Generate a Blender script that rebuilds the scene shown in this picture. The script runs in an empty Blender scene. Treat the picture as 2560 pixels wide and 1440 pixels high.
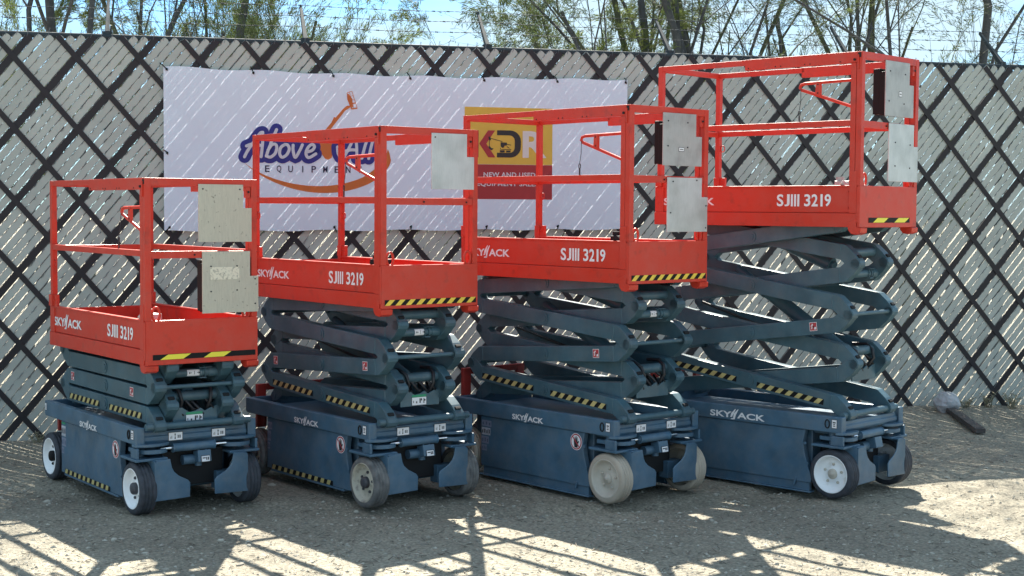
import bpy, math, random
from mathutils import Vector, Matrix, noise
R = math.radians
rnd = random.Random(7)

# ------------------------------------------------------------------ camera
sc = bpy.context.scene
col = sc.collection
PITCH, ROLL, CAMH = 0.05310, 0.0067, 1.8165
cam_d = bpy.data.cameras.new('camera'); cam = bpy.data.objects.new('camera', cam_d); col.objects.link(cam)
cam_d.sensor_width = 36.0; cam_d.lens = 3680.0 / 2560.0 * 36.0
cam_d.clip_start = 0.1; cam_d.clip_end = 2000
fw = Vector((0, math.cos(PITCH), -math.sin(PITCH))); up0 = Vector((0, math.sin(PITCH), math.cos(PITCH))); r0 = Vector((1, 0, 0))
rt = r0 * math.cos(ROLL) + up0 * math.sin(ROLL)
up = up0 * math.cos(ROLL) - r0 * math.sin(ROLL)
mw = Matrix.Identity(4)
for i in range(3):
    mw[i][0] = rt[i]; mw[i][1] = up[i]; mw[i][2] = -fw[i]; mw[i][3] = (0, 0, CAMH)[i]
cam.matrix_world = mw
sc.camera = cam

# ------------------------------------------------------------------ light
SUN_TO = Vector((-0.05, 0.95, 1.0)).normalized()          # towards the sun: behind the fence
SUN_EL = math.asin(SUN_TO.z)
SUN_AZ = math.atan2(SUN_TO.x, SUN_TO.y)                    # from +Y, clockwise seen from above
w = bpy.data.worlds.new('World'); sc.world = w; w.use_nodes = True
nt = w.node_tree; nt.nodes.clear()
out = nt.nodes.new('ShaderNodeOutputWorld'); bg = nt.nodes.new('ShaderNodeBackground')
sky = nt.nodes.new('ShaderNodeTexSky'); sky.sky_type = 'NISHITA'; sky.sun_disc = False
sky.sun_elevation = SUN_EL; sky.sun_rotation = SUN_AZ; sky.air_density = 1.0; sky.dust_density = 0.6; sky.ozone_density = 1.5
tc = nt.nodes.new('ShaderNodeTexCoord'); mp = nt.nodes.new('ShaderNodeMapping'); mp.inputs['Scale'].default_value = (3.0, 3.0, 11.0)
nz = nt.nodes.new('ShaderNodeTexNoise'); nz.inputs['Scale'].default_value = 1.6; nz.inputs['Detail'].default_value = 7; nz.inputs['Roughness'].default_value = 0.55
rp = nt.nodes.new('ShaderNodeValToRGB'); rp.color_ramp.elements[0].position = 0.33; rp.color_ramp.elements[1].position = 0.56
rp.color_ramp.elements[0].color = (0, 0, 0, 1); rp.color_ramp.elements[1].color = (0.9, 0.9, 0.9, 1)
mx = nt.nodes.new('ShaderNodeMix'); mx.data_type = 'RGBA'
mx.inputs[7].default_value = (4.0, 5.1, 5.6, 1)
nt.links.new(tc.outputs['Generated'], mp.inputs['Vector']); nt.links.new(mp.outputs[0], nz.inputs['Vector'])
nt.links.new(nz.outputs['Fac'], rp.inputs['Fac']); nt.links.new(rp.outputs[0], mx.inputs[0])
tint = nt.nodes.new('ShaderNodeMix'); tint.data_type = 'RGBA'; tint.blend_type = 'MULTIPLY'; tint.inputs[0].default_value = 1; tint.inputs[7].default_value = (0.42, 0.76, 1.10, 1)
nt.links.new(sky.outputs[0], tint.inputs[6]); nt.links.new(tint.outputs[2], mx.inputs[6]); nt.links.new(mx.outputs[2], bg.inputs['Color'])
bg.inputs['Strength'].default_value = 0.055
nt.links.new(bg.outputs[0], out.inputs['Surface'])
sun_d = bpy.data.lights.new('sun', 'SUN'); sun_d.energy = 5.0; sun_d.angle = R(0.5); sun_d.color = (1.0, 0.94, 0.83)
sun = bpy.data.objects.new('sun', sun_d); col.objects.link(sun)
sun.rotation_euler = (-SUN_TO).to_track_quat('-Z', 'Y').to_euler()
sc.view_settings.view_transform = 'Standard'; sc.view_settings.look = 'None'; sc.view_settings.gamma = 1
sc.view_settings.exposure = 1.85
sc.cycles.max_bounces = 10; sc.cycles.diffuse_bounces = 5; sc.cycles.transmission_bounces = 6; sc.cycles.sample_clamp_indirect = 8

# ------------------------------------------------------------------ materials
def mat(name, c, rough=0.5, metal=0.0, vary=0.0, vscale=8.0, c2=None, bump=0.0, bscale=60.0, trans=0.0, coat=0.0, spec=0.5, thr=(0.35, 0.65), detail=5.0, dust=0.0, streak=None):
    m = bpy.data.materials.new(name); m.use_nodes = True
    t = m.node_tree; b = t.nodes['Principled BSDF']; o = t.nodes['Material Output']
    b.inputs['Base Color'].default_value = (*c, 1); b.inputs['Roughness'].default_value = rough; b.inputs['Metallic'].default_value = metal
    b.inputs['Specular IOR Level'].default_value = spec
    b.inputs['Coat Weight'].default_value = coat; b.inputs['Coat Roughness'].default_value = 0.15
    if vary or bump or c2:
        tcn = t.nodes.new('ShaderNodeTexCoord')
    if vary or c2:
        n = t.nodes.new('ShaderNodeTexNoise'); n.inputs['Scale'].default_value = vscale; n.inputs['Detail'].default_value = detail
        t.links.new(tcn.outputs['Object'], n.inputs['Vector'])
        r_ = t.nodes.new('ShaderNodeValToRGB'); r_.color_ramp.elements[0].position = thr[0]; r_.color_ramp.elements[1].position = thr[1]
        a = c2 if c2 else tuple(min(1, x * (1 - vary)) for x in c)
        r_.color_ramp.elements[0].color = (*a, 1); r_.color_ramp.elements[1].color = (*[min(1, x * (1 + vary)) for x in c], 1)
        t.links.new(n.outputs['Fac'], r_.inputs['Fac']); t.links.new(r_.outputs[0], b.inputs['Base Color'])
        mr = t.nodes.new('ShaderNodeMapRange'); mr.inputs[3].default_value = max(0.05, rough - 0.1); mr.inputs[4].default_value = min(1, rough + 0.12)
        t.links.new(n.outputs['Fac'], mr.inputs[0]); t.links.new(mr.outputs[0], b.inputs['Roughness'])
    if dust:
        src = b.inputs['Base Color'].links[0].from_socket
        nd = t.nodes.new('ShaderNodeTexNoise'); nd.inputs['Scale'].default_value = 9; nd.inputs['Detail'].default_value = 9; nd.inputs['Roughness'].default_value = 0.7
        t.links.new(tcn.outputs['Object'], nd.inputs['Vector'])
        md = t.nodes.new('ShaderNodeMapRange'); md.inputs[1].default_value = 0.42; md.inputs[2].default_value = 0.72; md.inputs[3].default_value = 0.0; md.inputs[4].default_value = dust
        t.links.new(nd.outputs['Fac'], md.inputs[0])
        xd = t.nodes.new('ShaderNodeMix'); xd.data_type = 'RGBA'; xd.inputs[7].default_value = (0.30, 0.27, 0.23, 1)
        t.links.new(md.outputs[0], xd.inputs[0]); t.links.new(src, xd.inputs[6]); t.links.new(xd.outputs[2], b.inputs['Base Color'])
    if streak:
        src = b.inputs['Base Color'].links[0].from_socket
        mp_ = t.nodes.new('ShaderNodeMapping'); mp_.inputs['Scale'].default_value = (150, 150, 16); ns = t.nodes.new('ShaderNodeTexNoise'); ns.inputs['Scale'].default_value = 1; ns.inputs['Detail'].default_value = 8; ns.inputs['Roughness'].default_value = 0.7
        t.links.new(tcn.outputs['Object'], mp_.inputs['Vector']); t.links.new(mp_.outputs[0], ns.inputs['Vector'])
        rs_ = t.nodes.new('ShaderNodeValToRGB'); rs_.color_ramp.elements[0].position = 0.30; rs_.color_ramp.elements[1].position = 0.55
        rs_.color_ramp.elements[0].color = (streak, streak, streak, 1); rs_.color_ramp.elements[1].color = (1, 1, 1, 1); t.links.new(ns.outputs['Fac'], rs_.inputs[0])
        xs = t.nodes.new('ShaderNodeMix'); xs.data_type = 'RGBA'; xs.blend_type = 'MULTIPLY'; xs.inputs[0].default_value = 1
        t.links.new(src, xs.inputs[6]); t.links.new(rs_.outputs[0], xs.inputs[7]); t.links.new(xs.outputs[2], b.inputs['Base Color'])
    if bump:
        n2 = t.nodes.new('ShaderNodeTexNoise'); n2.inputs['Scale'].default_value = bscale; n2.inputs['Detail'].default_value = 6
        t.links.new(tcn.outputs['Object'], n2.inputs['Vector'])
        bp = t.nodes.new('ShaderNodeBump'); bp.inputs['Strength'].default_value = bump; bp.inputs['Distance'].default_value = 0.02
        t.links.new(n2.outputs['Fac'], bp.inputs['Height']); t.links.new(bp.outputs[0], b.inputs['Normal'])
    if trans:
        tr = t.nodes.new('ShaderNodeBsdfTranslucent'); ms = t.nodes.new('ShaderNodeMixShader'); ms.inputs[0].default_value = trans
        src = b.inputs['Base Color'].links[0].from_socket if b.inputs['Base Color'].links else None
        if src: t.links.new(src, tr.inputs['Color'])
        else: tr.inputs['Color'].default_value = (*c, 1)
        t.links.new(b.outputs[0], ms.inputs[1]); t.links.new(tr.outputs[0], ms.inputs[2]); t.links.new(ms.outputs[0], o.inputs['Surface'])
    return m
M = {}
M['red'] = mat('red_paint', (0.53, 0.037, 0.019), 0.38, vary=0.07, vscale=13, c2=(0.40, 0.036, 0.022), thr=(0.24, 0.42), coat=0.05, spec=0.30, dust=0.10, bump=0.02, bscale=25)
M['redd'] = mat('dark_red_paint', (0.30, 0.028, 0.022), 0.5, vary=0.15)
M['slate'] = mat('slate_paint', (0.056, 0.126, 0.196), 0.44, vary=0.16, vscale=6, coat=0.05, dust=0.22, bump=0.03, bscale=30)
M['slate2'] = mat('slate_paint_scissor', (0.047, 0.108, 0.142), 0.42, vary=0.16, vscale=6, coat=0.05, dust=0.14, bump=0.03, bscale=30)
M['black'] = mat('black_plastic', (0.006, 0.006, 0.007), 0.6, spec=0.25)
M['dark_fill'] = mat('shade_and_bolt_black', (0.008, 0.009, 0.011), 0.8)  # near-black stands in for shade inside openings; also colours bolts
M['hose'] = mat('hose_rubber', (0.015, 0.016, 0.02), 0.45)
M['white'] = mat('white_vinyl', (0.78, 0.78, 0.80), 0.5)
M['ink'] = mat('black_ink', (0.02, 0.02, 0.025), 0.6)
M['yellow'] = mat('yellow_vinyl', (0.80, 0.56, 0.06), 0.45, vary=0.08, vscale=20)
M['yellow2'] = mat('lemon_vinyl', (0.82, 0.72, 0.05), 0.45)
M['pale_yellow'] = mat('faded_yellow_vinyl', (0.52, 0.43, 0.17), 0.5, vary=0.15, vscale=30)
M['signred'] = mat('sign_red', (0.45, 0.05, 0.06), 0.5)
M['signgreen'] = mat('sign_green', (0.03, 0.28, 0.14), 0.5)
M['steel'] = mat('galvanised_steel', (0.50, 0.52, 0.54), 0.38, metal=0.85, vary=0.12, vscale=15)
M['steeld'] = mat('backlit_dark_fence_steel', (0.035, 0.048, 0.055), 0.75, spec=0.2, metal=0.0, vary=0.2, vscale=10)  # galvanised steel darkened in the colour itself to look backlit
M['wire'] = mat('chain_link_wire', (0.16, 0.17, 0.18), 0.4, metal=0.6, vary=0.2, vscale=15)
M['chrome'] = mat('chrome_rod', (0.85, 0.86, 0.88), 0.12, metal=1.0)
M['plate_worn'] = mat('worn_aluminium_plate', (0.46, 0.44, 0.36), 0.6, metal=0.1, streak=0.84, vary=0.12, vscale=45, c2=(0.20, 0.19, 0.16), thr=(0.27, 0.36), bump=0.05, bscale=60)
M['plate_bright'] = mat('scuffed_aluminium_plate', (0.53, 0.56, 0.56), 0.45, metal=0.35, streak=0.90, vary=0.06, vscale=7, c2=(0.43, 0.46, 0.455), thr=(0.30, 0.60), bump=0.03, bscale=60)
M['plate_mid'] = mat('grey_aluminium_plate', (0.40, 0.41, 0.405), 0.5, metal=0.3, streak=0.87, vary=0.06, vscale=9, c2=(0.32, 0.325, 0.32), thr=(0.30, 0.55), bump=0.03, bscale=60)
M['tyre'] = mat('dark_tyre_rubber', (0.045, 0.050, 0.062), 0.75, vary=0.25, vscale=25, bump=0.25, bscale=80)
M['tyre_grey'] = mat('dusty_grey_tyre', (0.16, 0.155, 0.15), 0.8, vary=0.2, vscale=20, c2=(0.10, 0.10, 0.10), bump=0.25, bscale=70)
M['tyre_tan'] = mat('tan_worn_tyre', (0.43, 0.37, 0.30), 0.75, vary=0.06, vscale=10, c2=(0.40, 0.34, 0.27), thr=(0.3, 0.6), bump=0.2, bscale=70)
M['rim_white'] = mat('white_rim_paint', (0.86, 0.87, 0.87), 0.4, vary=0.05, vscale=9, c2=(0.58, 0.56, 0.48), thr=(0.25, 0.42))
M['rim_cream'] = mat('dusty_cream_rim', (0.46, 0.43, 0.35), 0.6, vary=0.1, vscale=25, c2=(0.28, 0.25, 0.21), thr=(0.32, 0.5))
M['rim_grey'] = mat('tan_grey_rim', (0.55, 0.50, 0.42), 0.55, vary=0.05, vscale=12, c2=(0.49, 0.45, 0.38), thr=(0.3, 0.6))
M['hub'] = mat('greasy_hub', (0.06, 0.06, 0.07), 0.5, vary=0.2, vscale=40)
M['beige'] = mat('beige_slat', (0.395, 0.425, 0.385), 0.45, vary=0.09, vscale=2.2, bump=0.02, bscale=30)
M['brown'] = mat('dark_brown_slat', (0.011, 0.0085, 0.012), 0.6, vary=0.25, vscale=6)
M['banner'] = mat('banner_vinyl', (0.71, 0.79, 0.90), 0.42, trans=0.17, bump=0.5, bscale=2.2)
M['b_white'] = mat('banner_white_print', (0.86, 0.86, 0.90), 0.45, trans=0.42)
M['b_blue'] = mat('banner_blue_print', (0.024, 0.030, 0.26), 0.45, trans=0.3)
M['b_navy'] = mat('banner_navy_print', (0.015, 0.016, 0.07), 0.45, trans=0.3)
M['b_orange'] = mat('banner_orange_print', (0.72, 0.21, 0.05), 0.45, trans=0.42)
M['b_yellow'] = mat('banner_yellow_print', (0.86, 0.58, 0.10), 0.45, trans=0.42)
M['b_red'] = mat('banner_red_print', (0.50, 0.055, 0.06), 0.45, trans=0.42)
M['b_black'] = mat('banner_black_print', (0.014, 0.013, 0.012), 0.45, trans=0.1)
M['bark'] = mat('grey_bark', (0.060, 0.062, 0.066), 0.85, vary=0.25, vscale=12, bump=0.4, bscale=25)
M['bark_green'] = mat('green_bark', (0.058, 0.066, 0.038), 0.8, vary=0.2, vscale=10)
M['leaf_dark'] = mat('grey_green_foliage', (0.060, 0.088, 0.036), 0.65, vary=0.35, vscale=1.2, trans=0.3)
M['leaf_light'] = mat('yellow_green_foliage', (0.105, 0.135, 0.036), 0.65, vary=0.35, vscale=1.2, trans=0.35)
M['leaf_mid'] = mat('olive_foliage', (0.078, 0.108, 0.040), 0.65, vary=0.35, vscale=1.2, trans=0.3)
M['dry'] = mat('dry_weed', (0.32, 0.30, 0.20), 0.8, vary=0.2, trans=0.2)
M['rock'] = mat('pale_rock', (0.42, 0.43, 0.44), 0.85, vary=0.2, vscale=14, bump=0.5, bscale=20)
M['timber'] = mat('weathered_timber', (0.075, 0.066, 0.062), 0.85, vary=0.3, vscale=12, bump=0.3, bscale=40)
M['litter'] = mat('dark_litter', (0.16, 0.14, 0.11), 0.9, vary=0.3, vscale=6)

def ground_material():
    m = bpy.data.materials.new('gravel_dirt'); m.use_nodes = True
    t = m.node_tree; b = t.nodes['Principled BSDF']; b.inputs['Roughness'].default_value = 0.95; b.inputs['Specular IOR Level'].default_value = 0.2
    tcn = t.nodes.new('ShaderNodeTexCoord')
    def nz_(s, d, rough=0.6):
        n = t.nodes.new('ShaderNodeTexNoise'); n.inputs['Scale'].default_value = s; n.inputs['Detail'].default_value = d; n.inputs['Roughness'].default_value = rough
        t.links.new(tcn.outputs['Object'], n.inputs['Vector']); return n
    def ramp(n, p0, p1, a, b_):
        r_ = t.nodes.new('ShaderNodeValToRGB'); r_.color_ramp.elements[0].position = p0; r_.color_ramp.elements[1].position = p1
        r_.color_ramp.elements[0].color = (*a, 1); r_.color_ramp.elements[1].color = (*b_, 1); t.links.new(n.outputs[0], r_.inputs[0]); return r_
    n1 = nz_(0.9, 5); r1 = ramp(n1, 0.35, 0.65, (0.335, 0.310, 0.255), (0.445, 0.415, 0.340))
    n2 = nz_(38, 6, 0.7); r2 = ramp(n2, 0.34, 0.62, (0.62, 0.61, 0.60), (1.10, 1.09, 1.06))
    v = t.nodes.new('ShaderNodeTexVoronoi'); v.inputs['Scale'].default_value = 55; t.links.new(tcn.outputs['Object'], v.inputs['Vector'])
    r3 = ramp(v, 0.15, 0.75, (1.12, 1.1, 1.06), (0.66, 0.66, 0.66))
    m1 = t.nodes.new('ShaderNodeMix'); m1.data_type = 'RGBA'; m1.blend_type = 'MULTIPLY'; m1.inputs[0].default_value = 1
    m2 = t.nodes.new('ShaderNodeMix'); m2.data_type = 'RGBA'; m2.blend_type = 'MULTIPLY'; m2.inputs[0].default_value = 0.8
    t.links.new(r1.outputs[0], m1.inputs[6]); t.links.new(r2.outputs[0], m1.inputs[7])
    t.links.new(m1.outputs[2], m2.inputs[6]); t.links.new(r3.outputs[0], m2.inputs[7]); t.links.new(m2.outputs[2], b.inputs['Base Color'])
    bp = t.nodes.new('ShaderNodeBump'); bp.inputs['Strength'].default_value = 0.9; bp.inputs['Distance'].default_value = 0.025
    t.links.new(n2.outputs[0], bp.inputs['Height']); t.links.new(bp.outputs[0], b.inputs['Normal'])
    return m
M['ground'] = ground_material()
M['pebble'] = mat('pebble_stone', (0.40, 0.375, 0.315), 0.95, spec=0.1, vary=0.15, vscale=9, c2=(0.22, 0.205, 0.175), thr=(0.35, 0.62), detail=1)

# ------------------------------------------------------------------ mesh builder
class MB:
    def __init__(s): s.v = []; s.f = []; s.mi = []; s.sm = []
    def add(s, vs, fs, mi=0, smooth=False):
        o = len(s.v); s.v += [tuple(x) for x in vs]
        for f in fs: s.f.append([o + i for i in f]); s.mi.append(mi); s.sm.append(smooth)
    def box(s, c, d, mi=0, rot=None):
        x, y, z = d[0] / 2, d[1] / 2, d[2] / 2
        vs = [Vector((a, b, e)) for a in (-x, x) for b in (-y, y) for e in (-z, z)]
        if rot is not None: vs = [rot @ q for q in vs]
        vs = [q + Vector(c) for q in vs]
        s.add(vs, [(0, 1, 3, 2), (4, 6, 7, 5), (0, 4, 5, 1), (2, 3, 7, 6), (0, 2, 6, 4), (1, 5, 7, 3)], mi)
    def bb(s, x0, x1, y0, y1, z0, z1, mi=0):
        s.box(((x0 + x1) / 2, (y0 + y1) / 2, (z0 + z1) / 2), (x1 - x0, y1 - y0, z1 - z0), mi)
    def prism(s, poly, fa, fb, mi=0):
        """poly: 2-D outline counter-clockwise; fa, fb map a 2-D point to the two end faces (fb the front one)."""
        n = len(poly); vs = [fa(*p) for p in poly] + [fb(*p) for p in poly]
        s.add(vs, [list(range(n))[::-1], list(range(n, 2 * n))] + [(i, (i + 1) % n, n + (i + 1) % n, n + i) for i in range(n)], mi)
    def tube(s, pts, r, seg=8, mi=0, caps=True, smooth=True):
        pts = [Vector(p) for p in pts]; n = len(pts); rs = r if isinstance(r, (list, tuple)) else [r] * n
        vs = []; prev = None
        for i, p in enumerate(pts):
            d = (pts[min(i + 1, n - 1)] - pts[max(i - 1, 0)]).normalized()
            if prev is None: a = d.orthogonal().normalized()
            else:
                a = prev - d * prev.dot(d)
                a = a.normalized() if a.length > 1e-6 else d.orthogonal().normalized()
            prev = a; b = d.cross(a)
            for k in range(seg):
                t = 2 * math.pi * k / seg; vs.append(p + (a * math.cos(t) + b * math.sin(t)) * rs[i])
        fs = [(i * seg + k, i * seg + (k + 1) % seg, (i + 1) * seg + (k + 1) % seg, (i + 1) * seg + k) for i in range(n - 1) for k in range(seg)]
        s.add(vs, fs, mi, smooth)
        if caps:
            s.add(vs[:seg], [list(range(seg))[::-1]], mi); s.add(vs[-seg:], [list(range(seg))], mi)
    def lathe(s, prof, f, seg=36, mi=0):
        """prof: list of (radius, along); f(r*cos, r*sin, along) -> point."""
        n = len(prof); vs = []
        for k in range(seg):
            t = 2 * math.pi * k / seg
            for r, a in prof: vs.append(f(r * math.cos(t), r * math.sin(t), a))
        fs = [(k * n + i, k * n + i + 1, ((k + 1) % seg) * n + i + 1, ((k + 1) % seg) * n + i) for k in range(seg) for i in range(n - 1)]
        s.add(vs, fs, mi, True)
    def poly(s, pts, f, mi=0): s.add([f(*p) for p in pts], [list(range(len(pts)))], mi)
    def build(s, name, mats, parent=None, bev=0.0, label=None, kind=None):
        me = bpy.data.meshes.new(name); me.from_pydata([tuple(q) for q in s.v], [], s.f)
        mats = mats if isinstance(mats, (list, tuple)) else [mats]
        for m in mats: me.materials.append(m)
        me.polygons.foreach_set('material_index', s.mi); me.polygons.foreach_set('use_smooth', s.sm); me.update()
        o = bpy.data.objects.new(name, me); col.objects.link(o)
        if parent is not None: o.parent = parent
        if bev:
            b = o.modifiers.new('bevel', 'BEVEL'); b.width = bev; b.segments = 2; b.limit_method = 'ANGLE'; b.angle_limit = R(40)
        if label: o['label'] = label
        if kind: o['kind'] = kind
        return o
def empty(name, loc, rz, label, cat, group=None):
    o = bpy.data.objects.new(name, None); col.objects.link(o); o.location = loc; o.rotation_euler = (0, 0, rz)
    o.empty_display_size = 0.2; o['label'] = label; o['category'] = cat
    if group: o['group'] = group
    return o
def tag(o, label, cat, group=None):
    o['label'] = label; o['category'] = cat
    if group: o['group'] = group
    return o

_tc = {}
def text2d(body, shear=0.0, offset=0.0, spacing=1.0):
    """flat lettering as (points, faces); cap height 1, starts at x = 0, baseline at y = 0."""
    key = (body, shear, offset, spacing)
    if key in _tc: return _tc[key]
    cu = bpy.data.curves.new('lettering_curve', 'FONT'); cu.body = body; cu.shear = shear; cu.offset = offset; cu.space_character = spacing
    cu.resolution_u = 4; cu.size = 1.0
    o = bpy.data.objects.new('lettering_curve', cu); col.objects.link(o)
    dg = bpy.context.evaluated_depsgraph_get(); dg.update()
    me = o.evaluated_get(dg).to_mesh()
    vs = [(q.co.x, q.co.y) for q in me.vertices]; fs = [list(p.vertices) for p in me.polygons]
    # make every face counter-clockwise
    for f in fs:
        a = sum(vs[f[i]][0] * vs[f[(i + 1) % len(f)]][1] - vs[f[(i + 1) % len(f)]][0] * vs[f[i]][1] for i in range(len(f)))
        if a < 0: f.reverse()
    o.evaluated_get(dg).to_mesh_clear(); bpy.data.objects.remove(o); bpy.data.curves.remove(cu)
    _tc[key] = (vs, fs); return vs, fs
def put_text(mb, body, f, x, y, width, height, mi=0, shear=0.0, offset=0.0, spacing=1.0, ref=None):
    """letters fitted into the box x..x+width, y..y+height (ref: the text whose own box is fitted, for outlines)."""
    vs, fs = text2d(body, shear, offset, spacing)
    rv = text2d(*ref)[0] if ref else vs
    x0 = min(q[0] for q in rv); x1 = max(q[0] for q in rv); y0 = min(q[1] for q in rv); y1 = max(q[1] for q in rv)
    sx = width / (x1 - x0); sy = height / (y1 - y0)
    mb.add([f(x + (q[0] - x0) * sx, y + (q[1] - y0) * sy) for q in vs], fs, mi)

def maker_logo(mb, f, x, y, W, Hc, mi=0):
    """lift maker's word mark: SKY, a double slash that forms the J, ACK."""
    put_text(mb, 'SKY', f, x, y, W * 0.40, Hc, mi, offset=0.030)
    put_text(mb, 'ACK', f, x + W * 0.50, y, W * 0.50, Hc, mi, offset=0.030)
    a = W * 0.372; d = W * 0.050
    for k, bot in ((0, 0.12), (1, -0.22)):
        px = a + k * d
        pts = [(px + 0.000 * W, bot * Hc), (px + 0.035 * W, (bot + 0.02) * Hc), (px + 0.055 * W, 0.50 * Hc), (px + 0.105 * W, 1.45 * Hc),
               (px + 0.088 * W, 1.45 * Hc), (px + 0.020 * W, 0.75 * Hc), (px + 0.012 * W, 0.40 * Hc)]
        mb.poly([(x + p[0], y + p[1]) for p in pts], f, mi)
    px = a + d
    mb.poly([(x + px - 0.045 * W, y - 0.22 * Hc), (x + px + 0.02 * W, y - 0.24 * Hc), (x + px + 0.034 * W, y - 0.02 * Hc), (x + px - 0.02 * W, y - 0.04 * Hc)], f, mi)

def model_number(mb, f, x, y, W, Hc, mi=0):
    def width(t, o=0.0): q = [p[0] for p in text2d(t, 0.0, o)[0]]; return max(q) - min(q)
    cells = [('S', 0, 50), ('J', 57, 40), ('I', 106, 15), ('I', 130, 15), ('I', 154, 15), ('3', 205, 46), ('2', 259, 46), ('1', 311, 0), ('9', 354, 46)]
    for ch, a, b in cells:
        if not b: b = 46 * width('1', 0.022) / width('3', 0.022); a = 332 - b / 2
        put_text(mb, ch, f, x + W * a / 400, y, W * b / 400, Hc, mi, 0, 0.022)

def stripes(mb, f, L, h, n, slant, my=0, mk=1):
    """warning strip: n yellow bars leaning by slant on a black band of length L and height h."""
    p = L / n
    def clip(x): return max(0, min(L, x))
    for k in range(-2, n + 2):
        for part, mi in ((0, my), (1, mk)):
            x0 = p * (k + 0.5 * part); x1 = x0 + p * 0.5
            b0, b1, t1, t0 = x0, x1, x1 + slant, x0 + slant
            pts = [(b0, 0), (b1, 0), (t1, h), (t0, h)]
            # clip against 0..L
            def cut(ps, edge, keep_low):
                o = []
                for i in range(len(ps)):
                    a, b = ps[i], ps[(i + 1) % len(ps)]
                    ia = a[0] <= edge if keep_low else a[0] >= edge; ib = b[0] <= edge if keep_low else b[0] >= edge
                    if ia: o.append(a)
                    if ia != ib and abs(b[0] - a[0]) > 1e-9:
                        t = (edge - a[0]) / (b[0] - a[0]); o.append((edge, a[1] + t * (b[1] - a[1])))
                return o
            pts = cut(pts, L, True)
            if len(pts) > 2: pts = cut(pts, 0, False)
            if len(pts) > 2: mb.poly(pts, f, mi)

def lift2(f, e): return lambda x, y: f(x, y, e)

# ------------------------------------------------------------------ ground
def sstep(a, b, x):
    t = max(0, min(1, (x - a) / (b - a))); return t * t * (3 - 2 * t)
FY, FT = 12.2366, 0.2461; FL = math.sqrt(1 + FT * FT)
def gz(x, y):
    z = noise.noise(Vector((x * 0.7, y * 0.7, 0))) * 0.014 + noise.noise(Vector((x * 3.1, y * 3.1, 5))) * 0.006 - 0.010
    df = (FY + FT * x - y) / FL                          # distance in front of the fence
    b = math.exp(-(max(df, 0) / 0.55) ** 2) if df > 0 else math.exp(-(df / 0.8) ** 2)
    z += b * (0.085 * sstep(1.5, 3.2, x) + 0.02 * sstep(-2.5, -3.5, x)) * (1 + 0.35 * noise.noise(Vector((x * 5, y * 5, 2))))
    for cx, cy, rr in ((-0.9, 13.0, 4.28), (-0.6, 14.6, 5.75)):   # shallow wheel ruts
        q = abs(math.hypot(x - cx, y - cy) - rr)
        if q < 0.14 and y < 10.2: z -= 0.022 * (1 - q / 0.14)
    return z
def axis(lo, hi, st, pre, post): 
    n = int(round((hi - lo) / st)); return pre + [lo + (hi - lo) * i / n for i in range(n + 1)] + post
gx = axis(-6.0, 6.4, 0.05, [-300, -120, -50, -22, -12, -8], [8, 12, 22, 50, 120, 300])
gy = axis(5.6, 14.4, 0.05, [-200, -60, -20, -5, 2, 4.6], [16, 18, 22, 30, 50, 120, 400])
g = MB(); nx = len(gx)
g.add([(x, y, gz(x, y)) for y in gy for x in gx],
      [(j * nx + i, j * nx + i + 1, (j + 1) * nx + i + 1, (j + 1) * nx + i) for j in range(len(gy) - 1) for i in range(nx - 1)], 0, True)
g.build('ground', M['ground'], kind='structure')
pb = MB(); r1 = random.Random(3)
octv = [Vector(q) for q in ((1, 0, 0), (0, 1, 0), (-1, 0, 0), (0, -1, 0), (0, 0, 1), (0, 0, -1))]
octf = [(0, 1, 4), (1, 2, 4), (2, 3, 4), (3, 0, 4), (1, 0, 5), (2, 1, 5), (3, 2, 5), (0, 3, 5)]
for i in range(15000):
    y = 6.6 + 5.8 * r1.random() ** 1.35; hw = 0.37 * y
    x = r1.uniform(-hw, hw); sz = 0.004 + 0.010 * r1.random() ** 4
    rz = Matrix.Rotation(r1.random() * 6.28, 3, 'Z')
    vs = [rz @ Vector((q.x * sz * r1.uniform(0.8, 1.6), q.y * sz * r1.uniform(0.6, 1.1), q.z * sz * r1.uniform(0.4, 0.8))) + Vector((x, y, gz(x, y) + sz * 0.15)) for q in octv]
    pb.add(vs, octf, 0)
for i in range(260):
    y = 6.6 + 5.6 * r1.random(); x = r1.uniform(-0.36 * y, 0.36 * y); sz = r1.uniform(0.010, 0.024)
    rz = Matrix.Rotation(r1.random() * 6.28, 3, 'Z'); sc3 = (r1.uniform(0.8, 1.5), r1.uniform(0.6, 1.0), r1.uniform(0.4, 0.7)); vs = []
    for a in range(4):
        for b in range(6):
            th, ph = math.pi * (a + 0.5) / 4, 2 * math.pi * b / 6; rr = sz * r1.uniform(0.8, 1.1)
            vs.append(rz @ Vector((rr * math.sin(th) * math.cos(ph) * sc3[0], rr * math.sin(th) * math.sin(ph) * sc3[1], rr * math.cos(th) * sc3[2])) + Vector((x, y, gz(x, y) + sz * 0.1)))
    pb.add(vs, [(a * 6 + b, (a + 1) * 6 + b, (a + 1) * 6 + (b + 1) % 6, a * 6 + (b + 1) % 6) for a in range(3) for b in range(6)] + [tuple(range(6))], 0)
pb.build('gravel', M['pebble'], kind='stuff')['label'] = 'loose gravel stones over the beige dirt'
lt = MB()
for i in range(2200):
    y = 6.6 + 5.8 * r1.random() ** 1.3; hw = 0.37 * y; x = r1.uniform(-hw, hw)
    L = r1.uniform(0.015, 0.05); a = r1.random() * 3.14; wd = r1.uniform(0.002, 0.005); z = gz(x, y) + 0.006
    rz = Matrix.Rotation(a, 3, 'Z') @ Matrix.Rotation(r1.uniform(-0.3, 0.3), 3, 'Y')
    lt.box((x, y, z), (L, wd, 0.003), 0, rz)
lt.build('leaf_litter', M['litter'], kind='stuff')['label'] = 'dark twigs and dry leaf litter on the dirt'

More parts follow.
